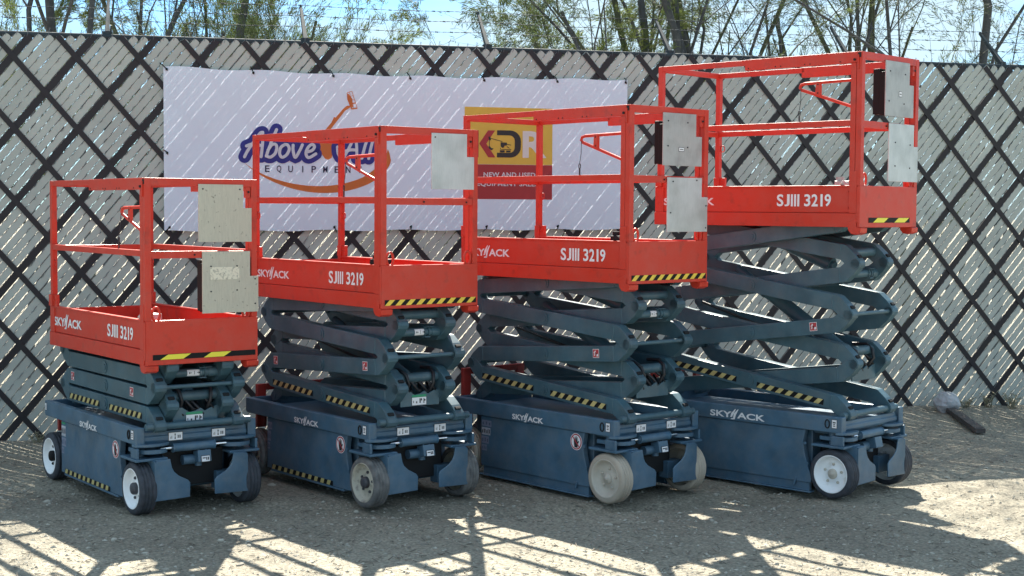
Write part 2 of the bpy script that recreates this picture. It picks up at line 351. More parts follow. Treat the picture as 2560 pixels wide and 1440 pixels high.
# ------------------------------------------------------------------ fence with slats
fence = empty('fence', (0, FY, 0), math.atan(FT), 'tall chain link fence filled with beige slats and a dark brown diamond lattice', 'fence')
S0, S1, ZB, ZT = -7.6, 9.0, 0.0, 3.128
PITCH_S = 0.4675 / 6
r2 = random.Random(11)
def clip_line(s_top, slope):       # slope = dz/ds ; returns (s,z) bottom, top within the fence rectangle
    zt, zb = ZT + r2.uniform(-0.008, 0.004), ZB - 0.02
    pts = []
    s_b = s_top - (zt - zb) / slope
    a, b = (s_b, zb), (s_top, zt)
    lo, hi = 0.0, 1.0
    ds = b[0] - a[0]
    for e, sg in ((S0, 1), (S1, -1)):
        t = (e - a[0]) / ds
        if (ds > 0) == (sg > 0): lo = max(lo, t)
        else: hi = min(hi, t)
    if hi - lo < 0.02: return None
    f = lambda t: (a[0] + ds * t, a[1] + (b[1] - a[1]) * t)
    return f(lo), f(hi), hi > 0.999
def slat(mb, lo, hi, wd, y, th, round_top, curve):
    a = Vector((lo[0], lo[1])); b = Vector((hi[0], hi[1])); d = (b - a).normalized(); n = Vector((-d.y, d.x))
    L = (b - a).length; h = wd / 2
    pts = [(0, -h), (L - h * 0.5, -h)]
    if round_top: pts += [(L - h * 0.16, -h * 0.78), (L, -h * 0.35), (L, h * 0.35), (L - h * 0.16, h * 0.78), (L - h * 0.5, h), (0, h)]
    else: pts += [(L, -h), (L, h), (0, h)]
    def f(yy): return lambda p, q: (a.x + d.x * p + n.x * q, yy, a.y + d.y * p + n.y * q)
    mb.prism(pts, f(y), f(y - th))
bs = MB(); ds_ = MB(); wires = MB()
SL1, SL2 = 1.205, -1.165
k0 = int((S0 - -3.80) / PITCH_S); k1 = int((S1 + 2.7 - -3.80) / PITCH_S)
for k in range(k0, k1):
    s = -3.80 + k * PITCH_S
    brown = k % 6 == 0
    jit = r2.uniform(-0.0016, 0.0016); sl = SL1 * (1 + r2.uniform(-0.0012, 0.0012))
    q = clip_line(s + jit, sl)
    if q:
        wd = 0.0535 if brown else 0.0605 * (r2.uniform(0.83, 0.91) - 0.030 * sstep(2.5, 4.5, s))
        slat(ds_ if brown else bs, q[0], q[1], wd, 0.0 if not brown else -0.001, 0.0035, q[2], 0)
    q = clip_line(s + PITCH_S / 2, SL1)
    if q:
        a, b = q[0], q[1]; L = math.hypot(b[0] - a[0], b[1] - a[1]); n = max(2, int(L / 0.028)); dx, dz = (b[0] - a[0]) / L, (b[1] - a[1]) / L
        pts = []
        for i in range(n + 1):
            t = L * i / n; wv = (0.0034 if i % 2 else -0.0034)
            pts.append((a[0] + dx * t - dz * wv, -0.004 + (0.004 if (i // 2) % 2 else -0.003), a[1] + dz * t + dx * wv))
        wires.tube(pts, 0.0024, 4, 0, False)
        wires.tube([(b[0] + 0.012, -0.004, b[1] - 0.01), (b[0] + 0.026, -0.006, b[1] + 0.035), (b[0] + 0.018, -0.004, b[1] + 0.055)], 0.0018, 3, 0, False)
        wires.tube([(b[0] + 0.012, -0.004, b[1] - 0.01), (b[0] + 0.018, -0.002, b[1] + 0.035), (b[0] + 0.030, -0.004, b[1] + 0.052)], 0.0018, 3, 0, False)
k0 = int((S0 - 2.8 - -3.602) / 0.4675); k1 = int((S1 - -3.602) / 0.4675) + 1
for k in range(k0, k1):
    q = clip_line(-3.602 + k * 0.4675, SL2)
    if q: slat(ds_, q[0], q[1], 0.043, -0.0095, 0.003, False, 0)
bs.build('beige_slats', M['beige'], fence); ds_.build('brown_slats', M['brown'], fence); wires.build('chain_mesh', M['wire'], fence)
tr_ = MB(); tr_.tube([(S0, 0.026, 3.132), (S1, 0.026, 3.132)], 0.023, 12); tr_.build('top_rail', M['steeld'], fence)
ARMS = [-6.3, -4.77, -3.235, -1.706, -0.21, 1.383, 3.05, 4.55, 6.1, 7.6]
for s in ARMS:
    p = MB(); p.tube([(s, 0.06, -0.3), (s, 0.06, 3.15)], 0.032, 12); p.build('fence_post', M['steeld'], fence)
    a = MB()
    a.tube([(s, 0.05, 3.10), (s, 0.055, 3.175)], 0.040, 12)
    A0, A1 = Vector((s, 0.05, 3.16)), Vector((s, 0.43, 3.48)); d = (A1 - A0); nrm = Vector((0, -d.z, d.y)).normalized()
    for (t0, t1, w0, w1) in ((0, 1, 0.036, 0.020),):
        P0, P1 = A0, A1; vs = []
        for P, ww in ((P0, w0), (P1, w1)):
            for sx in (-1, 1):
                for sn in (-1, 1): vs.append(P + Vector((sx * ww * 0.5, 0, 0)) + nrm * sn * ww * 0.6)
        a.add(vs, [(0, 1, 3, 2), (4, 6, 7, 5), (0, 4, 5, 1), (2, 3, 7, 6), (0, 2, 6, 4), (1, 5, 7, 3)], 0)
    a.build('wire_arm', M['steeld'], fence, 0.003)
for tt in (0.97, 0.66, 0.34):
    b = MB(); base = Vector((0, 0.05 + 0.38 * tt, 3.16 + 0.32 * tt + 0.018))
    for off in (0, 1):
        pts = []
        n = int((S1 - S0) / 0.03)
        for i in range(n + 1):
            s = S0 + (S1 - S0) * i / n
            j = min(range(len(ARMS)), key=lambda q: abs(ARMS[q] - s)); 
            sag = -0.012 * (1 - min(1, abs(s - ARMS[j]) / 0.78) ** 0.8) * -1 - 0.012
            ph = s * 60 + off * math.pi
            pts.append((s, base.y + 0.002 * math.cos(ph), base.z + sag + 0.002 * math.sin(ph)))
        b.tube(pts, 0.0017, 3, 0, False)
    s = S0 + 0.05
    while s < S1:
        j = min(range(len(ARMS)), key=lambda q: abs(ARMS[q] - s)); sag = 0.012 * (1 - min(1, abs(s - ARMS[j]) / 0.78) ** 0.8) - 0.012
        for a_ in (0.6, 2.3): b.tube([(s - 0.012 * math.cos(a_), base.y - 0.012, base.z + sag - 0.014 * math.sin(a_)), (s + 0.012 * math.cos(a_), base.y + 0.012, base.z + sag + 0.014 * math.sin(a_))], 0.0016, 3, 0)
        b.tube([(s - 0.012, base.y, base.z + sag), (s + 0.012, base.y, base.z + sag)], 0.0042, 5, 0)
        s += 0.125 + r2.uniform(-0.01, 0.01)
    b.build('barbed_wire', M['steeld'], fence)

# ------------------------------------------------------------------ banner
ban = empty('banner', (0, FY, 0), math.atan(FT), 'white vinyl banner with blue script logo and yellow and red panel, tied to the fence', 'banner')
BX0, BX1 = -2.815, 0.975
def bz(x): # bottom edge, top edge
    t = (x - BX0) / (BX1 - BX0)
    tp = 2.912 - 0.022 * math.sin(math.pi * t) + 0.007 * math.sin(t * 6 * math.pi * 2)
    return 1.632 + 0.026 * t + 0.006 * math.cos(t * 12 * math.pi), tp
def bw(x, z): return 0.006 * math.sin(x * 1.4 + z * 0.9)
def bmap(e):
    return lambda x, z: (x, -0.050 - bw(x, z) - e, z)
b = MB(); NX, NZ = 120, 44; f = bmap(0)
b.add([f(BX0 + (BX1 - BX0) * i / NX, bz(BX0 + (BX1 - BX0) * i / NX)[0] + (bz(BX0 + (BX1 - BX0) * i / NX)[1] - bz(BX0 + (BX1 - BX0) * i / NX)[0]) * j / NZ) for j in range(NZ + 1) for i in range(NX + 1)],
      [(j * (NX + 1) + i, j * (NX + 1) + i + 1, (j + 1) * (NX + 1) + i + 1, (j + 1) * (NX + 1) + i) for j in range(NZ) for i in range(NX)], 0, True)
b.build('banner_sheet', M['banner'], ban)
def fan(mb, pts, f, mi=0): mb.poly(pts, f, mi)
def strip2(mb, lower, upper, f, mi=0):
    n = len(lower); mb.add([f(*p) for p in lower] + [f(*p) for p in upper], [(i, i + 1, n + i + 1, n + i) for i in range(n - 1)], mi)
# orange swoosh and boom lift silhouette
def bez(p, n=24):
    o = []
    for i in range(n + 1):
        t = i / n; o.append(tuple(((1 - t) ** 3) * p[0][k] + 3 * t * (1 - t) ** 2 * p[1][k] + 3 * t * t * (1 - t) * p[2][k] + t ** 3 * p[3][k] for k in (0, 1)))
    return o
sw = MB(); f = bmap(0.002)
lo = bez([(-2.192, 2.170), (-2.02, 2.00), (-1.60, 1.845), (-1.22, 2.012)]) + bez([(-1.22, 2.012), (-1.10, 2.07), (-1.035, 2.15), (-1.028, 2.21)], 12)[1:]
hi = bez([(-2.192, 2.172), (-2.03, 2.03), (-1.60, 1.915), (-1.26, 2.068)]) + bez([(-1.26, 2.068), (-1.13, 2.14), (-1.06, 2.24), (-1.055, 2.30)], 12)[1:]
strip2(sw, lo, hi, f)
hi2 = bez([(-1.055, 2.30), (-1.05, 2.29), (-1.03, 2.25), (-1.028, 2.21)], 4)
fan(sw, [(-1.055, 2.30)] + hi2[1:][::-1][:0] + [hi2[2], hi2[4]], f)
sw.build('orange_swoosh', M['b_orange'], ban)
bl = MB(); f = bmap(0.003)
fan(bl, [(-1.575, 2.425), (-1.535, 2.425), (-1.400, 2.600), (-1.418, 2.612)], f)
fan(bl, [(-1.418, 2.612), (-1.400, 2.600), (-1.365, 2.622), (-1.352, 2.640), (-1.385, 2.640)], f)
fan(bl, [(-1.383, 2.69), (-1.352, 2.618), (-1.335, 2.635), (-1.345, 2.70), (-1.372, 2.735), (-1.385, 2.735)], f)
for p0, p1, wd in (((-1.386, 2.742), (-1.346, 2.757), 0.004), ((-1.346, 2.757), (-1.302, 2.622), 0.004), ((-1.302, 2.622), (-1.352, 2.616), 0.010), ((-1.386, 2.742), (-1.352, 2.616), 0.004),
                    ((-1.372, 2.712), (-1.335, 2.722), 0.003), ((-1.366, 2.685), (-1.326, 2.694), 0.003), ((-1.360, 2.655), (-1.316, 2.664), 0.008), ((-1.366, 2.75), (-1.33, 2.62), 0.003), ((-1.48, 2.545), (-1.50, 2.50), 0.02)):
    d = Vector((p1[0] - p0[0], p1[1] - p0[1])).normalized(); n = Vector((-d.y, d.x)) * wd / 2
    fan(bl, [(p0[0] - n.x, p0[1] - n.y), (p1[0] - n.x, p1[1] - n.y), (p1[0] + n.x, p1[1] + n.y), (p0[0] + n.x, p0[1] + n.y)], f)
fan(bl, [(-1.615, 2.29), (-1.56, 2.215), (-1.535, 2.207), (-1.508, 2.222), (-1.495, 2.265), (-1.478, 2.285), (-1.48, 2.335), (-1.52, 2.345), (-1.55, 2.43), (-1.59, 2.43), (-1.61, 2.345)], f)
fan(bl, [(-1.475, 2.237), (-1.43, 2.235), (-1.425, 2.275), (-1.452, 2.30), (-1.478, 2.27)], f)
bl.build('boom_lift_emblem', M['b_orange'], ban)
# script lettering with a heavy blue outline
f1 = bmap(0.0060); f2 = bmap(0.0085)
def smooth_path(p, n=7):
    o = []
    for i in range(len(p) - 1):
        a, b, c, d = p[max(i - 1, 0)], p[i], p[i + 1], p[min(i + 2, len(p) - 1)]
        for k in range(n):
            t = k / n
            o.append(tuple(0.5 * (2 * b[m] + (c[m] - a[m]) * t + (2 * a[m] - 5 * b[m] + 4 * c[m] - d[m]) * t * t + (3 * b[m] - a[m] - 3 * c[m] + d[m]) * t ** 3) for m in (0, 1)))
    return o + [p[-1]]
def brush(mb, path, wd, f):
    """one brush stroke: a ribbon with round ends"""
    p = [Vector(q) for q in smooth_path(path)]; n = len(p); L, Rr = [], []
    for i in range(n):
        d = (p[min(i + 1, n - 1)] - p[max(i - 1, 0)]).normalized(); nn = Vector((-d.y, d.x)) * wd / 2
        L.append(tuple(p[i] + nn)); Rr.append(tuple(p[i] - nn))
    strip2(mb, Rr, L, f)
    for i, sg in ((0, -1), (n - 1, 1)):
        d = (p[1] - p[0] if i == 0 else p[-1] - p[-2]).normalized(); nn = Vector((-d.y, d.x))
        pts = [tuple(p[i] + (nn * math.cos(t) * -sg * -1 * -1 + d * sg * math.sin(t)) * wd / 2) for t in [math.pi * k / 8 for k in range(9)]]
        ar = sum(pts[k][0] * pts[(k + 1) % 9][1] - pts[(k + 1) % 9][0] * pts[k][1] for k in range(9))
        fan(mb, pts if ar > 0 else pts[::-1], f)
def bq(pts): return [(-2.232 + (x - 80) * 0.0006126, 2.167 - (y - 970) * 0.000625) for x, y in pts]
WORDS = [[[(140, 885), (185, 800), (255, 700), (335, 590), (372, 572)], [(372, 572), (372, 690), (352, 880)], [(165, 748), (250, 722), (360, 742)],
          [(550, 535), (500, 650), (445, 790), (418, 872)], [(440, 795), (488, 730), (536, 722), (552, 770), (528, 840), (470, 884), (424, 872)],
          [(655, 722), (603, 762), (588, 838), (620, 884), (680, 850), (712, 780), (692, 728), (655, 722)], [(762, 728), (762, 800), (790, 884), (845, 800), (882, 722)],
          [(942, 812), (1008, 790), (1038, 742), (1002, 716), (952, 760), (928, 832), (962, 884), (1056, 834)]],
         [[(1410, 888), (1470, 790), (1540, 650), (1572, 600)], [(1572, 600), (1588, 720), (1592, 885)], [(1448, 792), (1520, 776), (1588, 780)], [(1338, 742), (1345, 820), (1372, 872)],
          [(1742, 600), (1700, 720), (1658, 882)], [(1812, 620), (1778, 740), (1748, 884)]]]
for word in WORDS:
    ol = MB(); wl = MB()
    for k, st_ in enumerate(word):
        brush(ol, bq(st_), 0.098, bmap(0.0040 + 0.0003 * k)); brush(wl, bq(st_), 0.024, bmap(0.0082 + 0.0003 * k))
    ol.build('lettering_outline', M['b_blue'], ban); wl.build('script_lettering', M['b_white'], ban)
eq = MB()
for i, ch in enumerate('EQUIPMENT'):
    x = -2.035 + i * 0.0918
    put_text(eq, ch, bmap(0.004), x + (0.018 if ch == 'I' else 0), 2.103 - (0.006 if ch == 'Q' else 0), 0.036 if ch != 'I' else 0.008, 0.052 + (0.007 if ch == 'Q' else 0), 0, 0, 0.012 if ch != 'M' else 0.004)
eq.build('small_lettering', M['b_navy'], ban)
# yellow and red sales logo
def gridrect(mb, x0, x1, z0, z1, f, n=10):
    mb.add([f(x0 + (x1 - x0) * i / n, z0 + (z1 - z0) * j / n) for j in range(n + 1) for i in range(n + 1)],
           [(j * (n + 1) + i, j * (n + 1) + i + 1, (j + 1) * (n + 1) + i + 1, (j + 1) * (n + 1) + i) for j in range(n) for i in range(n)], 0)
yb = MB(); gridrect(yb, -0.422, 0.323, 2.189, 2.655, bmap(0.002)); yb.build('yellow_panel', M['b_yellow'], ban)
rb = MB(); gridrect(rb, -0.422, 0.323, 1.903, 2.187, bmap(0.002)); rb.build('red_panel', M['b_red'], ban)
kk = MB(); f = bmap(0.0044)
fan(kk, [(-0.225, 2.466), (-0.300, 2.357), (-0.222, 2.245), (-0.162, 2.245), (-0.240, 2.357), (-0.166, 2.466)], f)
fan(kk, [(-0.352, 2.466), (-0.352, 2.245), (-0.305, 2.245), (-0.305, 2.466)], f)
kk.build('red_letter', M['b_red'], ban)
dd = MB()
lo = [(-0.150, 2.428), (-0.045, 2.428)] + [(-0.045 + 0.046 * math.sin(a), 2.382 + 0.046 * math.cos(a)) for a in [i * math.pi / 12 for i in range(1, 7)]] + [(-0.045 + 0.046 * math.cos(a), 2.330 - 0.046 * math.sin(a)) for a in [i * math.pi / 12 for i in range(0, 7)]] + [(-0.150, 2.284)]
up_ = [(-0.150, 2.468), (-0.035, 2.468)] + [(-0.035 + 0.088 * math.sin(a), 2.380 + 0.088 * math.cos(a)) for a in [i * math.pi / 12 for i in range(1, 7)]] + [(-0.035 + 0.088 * math.cos(a), 2.334 - 0.088 * math.sin(a)) for a in [i * math.pi / 12 for i in range(0, 7)]] + [(-0.150, 2.246)]
strip2(dd, up_[::-1], lo[::-1], f)
def bar(mb, p0, p1, wd, f, mi=0):
    d = Vector((p1[0] - p0[0], p1[1] - p0[1])).normalized(); n = Vector((-d.y, d.x)) * wd / 2
    fan(mb, [(p0[0] - n.x, p0[1] - n.y), (p1[0] - n.x, p1[1] - n.y), (p1[0] + n.x, p1[1] + n.y), (p0[0] + n.x, p0[1] + n.y)], f, mi)
fe = bmap(0.0050)
bar(dd, (-0.218, 2.405), (-0.104, 2.376), 0.005, fe); bar(dd, (-0.216, 2.415), (-0.208, 2.385), 0.016, fe); bar(dd, (-0.213, 2.40), (-0.214, 2.325), 0.005, fe)
fan(dd, [(-0.222, 2.335), (-0.215, 2.315), (-0.195, 2.302), (-0.178, 2.318), (-0.198, 2.322), (-0.208, 2.335)], fe)
fan(dd, [(-0.118, 2.370), (-0.118, 2.338), (-0.108, 2.325), (-0.095, 2.325), (-0.085, 2.342), (-0.066, 2.345), (-0.066, 2.368)], fe)
bar(dd, (-0.066, 2.355), (-0.030, 2.348), 0.005, fe); bar(dd, (-0.066, 2.335), (-0.045, 2.322), 0.006, fe); bar(dd, (-0.115, 2.312), (-0.028, 2.312), 0.005, fe)
bar(dd, (-0.125, 2.296), (-0.085, 2.296), 0.018, fe); bar(dd, (-0.072, 2.296), (-0.035, 2.296), 0.016, fe); bar(dd, (-0.12, 2.325), (-0.118, 2.31), 0.004, fe)
dd.build('black_letter_and_excavator', M['b_black'], ban)
rr_ = MB(); put_text(rr_, 'R', f, 0.068, 2.246, 0.205, 0.220, 0, 0, 0.03); rr_.build('white_letter', M['b_white'], ban)
rr_ = MB(); put_text(rr_, 'NEW AND USED', f, -0.262, 2.086, 0.440, 0.038, 0, 0, 0.028, 1.08); rr_.build('white_lettering', M['b_white'], ban)
rr_ = MB(); put_text(rr_, 'EQUIPMENT SALES', f, -0.318, 2.004, 0.520, 0.042, 0, 0, 0.028, 1.08)
rr_.build('white_lettering', M['b_white'], ban)
for s, dx, dzz, top in [(-2.79, -0.05, 0.05, 1), (-2.125, -0.02, 0.05, 1), (-1.494, -0.025, 0.05, 1), (-0.873, -0.022, 0.05, 1), (-0.26, -0.025, 0.05, 1), (0.362, -0.025, 0.05, 1), (0.958, 0.0, 0.04, 1),
                       (-2.775, -0.035, -0.035, 0), (-2.13, 0.02, -0.03, 0), (-1.485, 0.02, -0.04, 0), (-0.864, 0.0, -0.025, 0), (-0.234, 0.0, -0.025, 0), (0.374, 0, -0.025, 0), (0.95, 0.0, -0.03, 0), (-2.79, -0.03, 0.03, 2)]:
    t = MB(); z = bz(s)[1] - 0.022 if top == 1 else (bz(s)[0] + 0.022 if top == 0 else 2.242)
    y = -0.054 - bw(s, z)
    t.tube([(s + 0.006, y - 0.010, z - 0.012 * (1 if dzz > 0 else -1)), (s, y - 0.008, z), (s + dx * 0.6, y - 0.006, z + dzz * 0.6), (s + dx, -0.012, z + dzz)], 0.0042, 6)
    t.tube([(s, y + 0.001, z), (s, y - 0.003, z)], 0.010, 10)
    t.build('cable_tie', M['black'], ban)

# ------------------------------------------------------------------ scissor lifts
UB, ZB_, UR, UWR, PF, PR, WP, PH, WB, UP = 0.667, 0.518, -0.891, -0.805, 0.754, -0.845, 0.358, 1.094, 0.388, 0.690
ARM = 1.525; AW = 0.059; AA = math.sqrt((ARM / 2) ** 2 - AW ** 2)

def near(v, e=0.002): return lambda x, y: (x, -v - e, y)
def far(v, e=0.002): return lambda x, y: (-x, v + e, y)
def front(u, e=0.002): return lambda x, y: (u + e, x, y)
def rear(u, e=0.002): return lambda x, y: (u - e, -x, y)

def sticker(mb, f, x, y, W, H, marks=()):
    """white label with a dark border and dark marks; materials: 0 white, 1 ink"""
    mb.poly([(x - 0.003, y - 0.003), (x + W + 0.003, y - 0.003), (x + W + 0.003, y + H + 0.003), (x - 0.003, y + H + 0.003)], lambda a, b: f(a, b, 0.001), 1)
    mb.poly([(x, y), (x + W, y), (x + W, y + H), (x, y + H)], lambda a, b: f(a, b, 0.0018), 0)
    for (a, b, c, d) in marks: mb.poly([(x + a * W, y + b * H), (x + c * W, y + b * H), (x + c * W, y + d * H), (x + a * W, y + d * H)], lambda p, q: f(p, q, 0.0026), 1)
def N3(v): return lambda x, y, e=0.0: (x, -v - e, y)
def F3(u): return lambda x, y, e=0.0: (u + e, x, y)
MARK_BEAM = [(0.42, 0.15, 0.50, 0.35), (0.44, 0.35, 0.48, 0.65), (0.42, 0.65, 0.50, 0.85), (0.12, 0.2, 0.15, 0.5), (0.20, 0.2, 0.23, 0.6), (0.65, 0.25, 0.72, 0.65), (0.78, 0.25, 0.86, 0.65)]

def wheel(root, u, side, rim_m, tyre_m, hub_style, hub_m, steer=0.0, spin=0.0):
    R0, Wd = 0.157, 0.104
    vc = side * 0.338
    def f(a, b, t): # t along the axle, + = outwards
        return (u + a, vc + side * t, R0 - 0.004 + b)
    h = Wd / 2
    rm = MB()
    rm.lathe([(0.123, -h + 0.01), (0.123, h - 0.004), (0.120, h + 0.002), (0.114, h - 0.001), (0.108, h - 0.018), (0.100, h - 0.033), (0.080, h - 0.038), (0.052, h - 0.036), (0.046, h - 0.030), (0.02, h - 0.030), (0.0005, h - 0.030)], f, 40)
    o = rm.build('wheel', rim_m, root)
    ty = MB()
    prof = [(0.122, -h), (0.140, -h - 0.001), (0.150, -h + 0.004), (R0, -h + 0.014)]
    for c in (-0.020, 0.004, 0.024): prof += [(R0, c - 0.005), (R0 - 0.004, c - 0.003), (R0 - 0.004, c + 0.003), (R0, c + 0.005)]
    prof += [(R0, h - 0.014), (0.150, h - 0.004), (0.140, h + 0.001), (0.122, h)]
    ty.lathe(prof, f, 44); ty.build('tyre', tyre_m, o)
    hb = MB()
    if hub_style == 'cap':
        hb.lathe([(0.036, h - 0.040), (0.036, h - 0.012), (0.031, h - 0.004), (0.014, h - 0.001), (0.0005, h - 0.001)], f, 20)
    else:
        hb.lathe([(0.033, h - 0.040), (0.033, h - 0.022), (0.027, h - 0.016), (0.013, h - 0.012), (0.012, h - 0.006), (0.0005, h - 0.006)], f, 20)
    for k in range(5):
        t = spin + k * 2 * math.pi / 5; ca, cb = 0.062 * math.cos(t), 0.062 * math.sin(t)
        hb.lathe([(0.0095, h - 0.042), (0.0095, h - 0.030), (0.006, h - 0.026), (0.0005, h - 0.026)], lambda a, b, t_, ca=ca, cb=cb: f(a + ca, b + cb, t_), 8)
    hb.build('hub', hub_m, o)
    return o

def arm_profile():
    A = AA
    Rt = [(A - 0.115, -0.050), (A - 0.060, -0.083), (A - 0.018, -0.094), (A + 0.012, -0.092), (A + 0.031, -0.078), (A + 0.036, -0.058), (A + 0.028, -0.038), (A - 0.020, 0.006), (A - 0.085, 0.047), (A - 0.105, 0.050)]
    return Rt + [(-x, -y) for x, y in Rt]
ARM_PROF = arm_profile()

def scissor_arm(root, du, z0, z1, k, vin, vout, side, deco=None, mats=None):
    """one beam; z0 the height of its left (rear) pivot, z1 of its right (front) one."""
    ur_ = UP + du; c = math.sqrt(ARM ** 2 - (z1 - z0) ** 2); ul_ = ur_ - c
    mid = Vector(((ur_ + ul_) / 2, (z0 + z1) / 2)); down = z1 < z0
    delta = math.atan2(z1 - z0, c); gam = math.atan2(-2 * AW if down else 2 * AW, 2 * AA); rho = delta - gam
    cs, sn = math.cos(rho), math.sin(rho)
    prof = ARM_PROF if down else [(x, -y) for x, y in ARM_PROF][::-1]
    def P(a, b): return (mid.x + a * cs - b * sn, mid.y + a * sn + b * cs)
    if k % 2: vin, vout = vin + 0.0022, vout - 0.0022
    va, vb = side * vin, side * vout
    lo, hi = min(va, vb), max(va, vb); ke = 0.005 + 0.0022 * (k % 2)
    m = MB()
    def fa(v): return lambda a, b: (P(a, b)[0], v, P(a, b)[1])
    m.prism(prof, fa(hi), fa(lo))
    # weld seams, pivot bosses, painted slot above the knuckle
    kb = -AW if down else AW
    for a, b in ((AA, kb), (-AA, -kb)):
        q = P(a, b); m.tube([(q[0], lo - ke, q[1]), (q[0], hi + ke, q[1])], 0.030 + 0.0006 * k, 14)
    q = P(0, 0)
    m.tube([(q[0], side * vout - side * 0.01, q[1]), (q[0], side * vout + side * 0.005, q[1])], 0.036, 18)
    m.tube([(q[0], side * vout, q[1]), (q[0], side * vout + side * 0.009, q[1])], 0.020, 14)
    for a in (AA - 0.125, -AA + 0.125):
        f0 = P(a, 0); rot = Matrix.Rotation(-rho, 3, 'Y')
        m.box((f0[0], side * vout, f0[1]), (0.010, 0.006, 0.098), 0, rot)
    sg = 1 if down else -1
    # near-black box paints a slot's shade on the sloping nose, facing the front
    n0 = P(AA + 0.002, sg * -0.012); ang = math.atan2(P(AA - 0.085, sg * 0.047)[1] - P(AA + 0.028, sg * -0.038)[1], P(AA - 0.085, sg * 0.047)[0] - P(AA + 0.028, sg * -0.038)[0])
    if down: m.box((n0[0] + 0.003, (lo + hi) / 2, n0[1] + 0.001), (0.022, (hi - lo) * 0.62, 0.0115), 1, Matrix.Rotation(-ang + math.pi, 3, 'Y'))
    else: pass
    o = m.build('scissor_arm', [M['slate2'], M['dark_fill']], root, 0.0035)
    if side < 0 and deco == 'hazard':
        vv = vout + 0.0022
        for a0, L in ((-AA + 0.13, 0.53), (0.065, 0.52)):
            h = MB()
            stripes(h, lambda x, y, a0=a0: (P(a0 + x, -0.032 + y)[0], -vv, P(a0 + x, -0.032 + y)[1]), L, 0.036, 7, 0.030)
            h.build('hazard_strip', [M['pale_yellow'], M['black']], o)
    if side < 0 and isinstance(deco, (list, tuple)):
        for a0 in deco:
            h = MB(); vv = vout
            g3 = lambda x, y, e=0.0, a0=a0: (P(a0 + x, -0.022 + y)[0], -vv - 0.002 - e, P(a0 + x, -0.022 + y)[1])
            h.poly([(-0.003, -0.003), (0.053, -0.003), (0.053, 0.053), (-0.003, 0.053)], lambda x, y: g3(x, y), 0)
            h.poly([(0, 0), (0.05, 0), (0.05, 0.05), (0, 0.05)], lambda x, y: g3(x, y, 0.0008), 1)
            h.poly([(0.006, 0.030), (0.012, 0.026), (0.026, 0.036), (0.022, 0.045)], lambda x, y: g3(x, y, 0.0016), 0)
            h.poly([(0.030, 0.006), (0.046, 0.006), (0.046, 0.022), (0.034, 0.020)], lambda x, y: g3(x, y, 0.0016), 0)
            h.poly([(0.010, 0.010), (0.016, 0.008), (0.020, 0.026), (0.014, 0.028)], lambda x, y: g3(x, y, 0.0016), 0)
            h.poly([(0.022, 0.022), (0.030, 0.018), (0.034, 0.026), (0.026, 0.030)], lambda x, y: g3(x, y, 0.0016), 2)
            h.build('warning_sticker', [M['white'], M['signred'], M['ink']], o)
    return o

def sq(m, p0, p1, w, h=None, mi=0):
    """square tube between two points that differ along one axis only"""
    h = h or w; a = [min(p0[i], p1[i]) for i in range(3)]; b = [max(p0[i], p1[i]) for i in range(3)]
    ax = max(range(3), key=lambda i: b[i] - a[i])
    d = [b[i] - a[i] for i in range(3)]; dims = [w, w, w]
    if ax != 2: dims[2] = h
    dims[ax] = d[ax]
    m.box([(a[i] + b[i]) / 2 for i in range(3)], dims, mi)

def ring(m, c, ru, rz, t, plane='u', mi=0):
    pts = []
    for k in range(17):
        a = 2 * math.pi * k / 16
        pts.append((c[0] + (ru * math.cos(a) if plane == 'u' else 0), c[1] + (ru * math.cos(a) if plane == 'v' else 0), c[2] + rz * math.sin(a)))
    m.tube(pts, t, 6, mi, False)

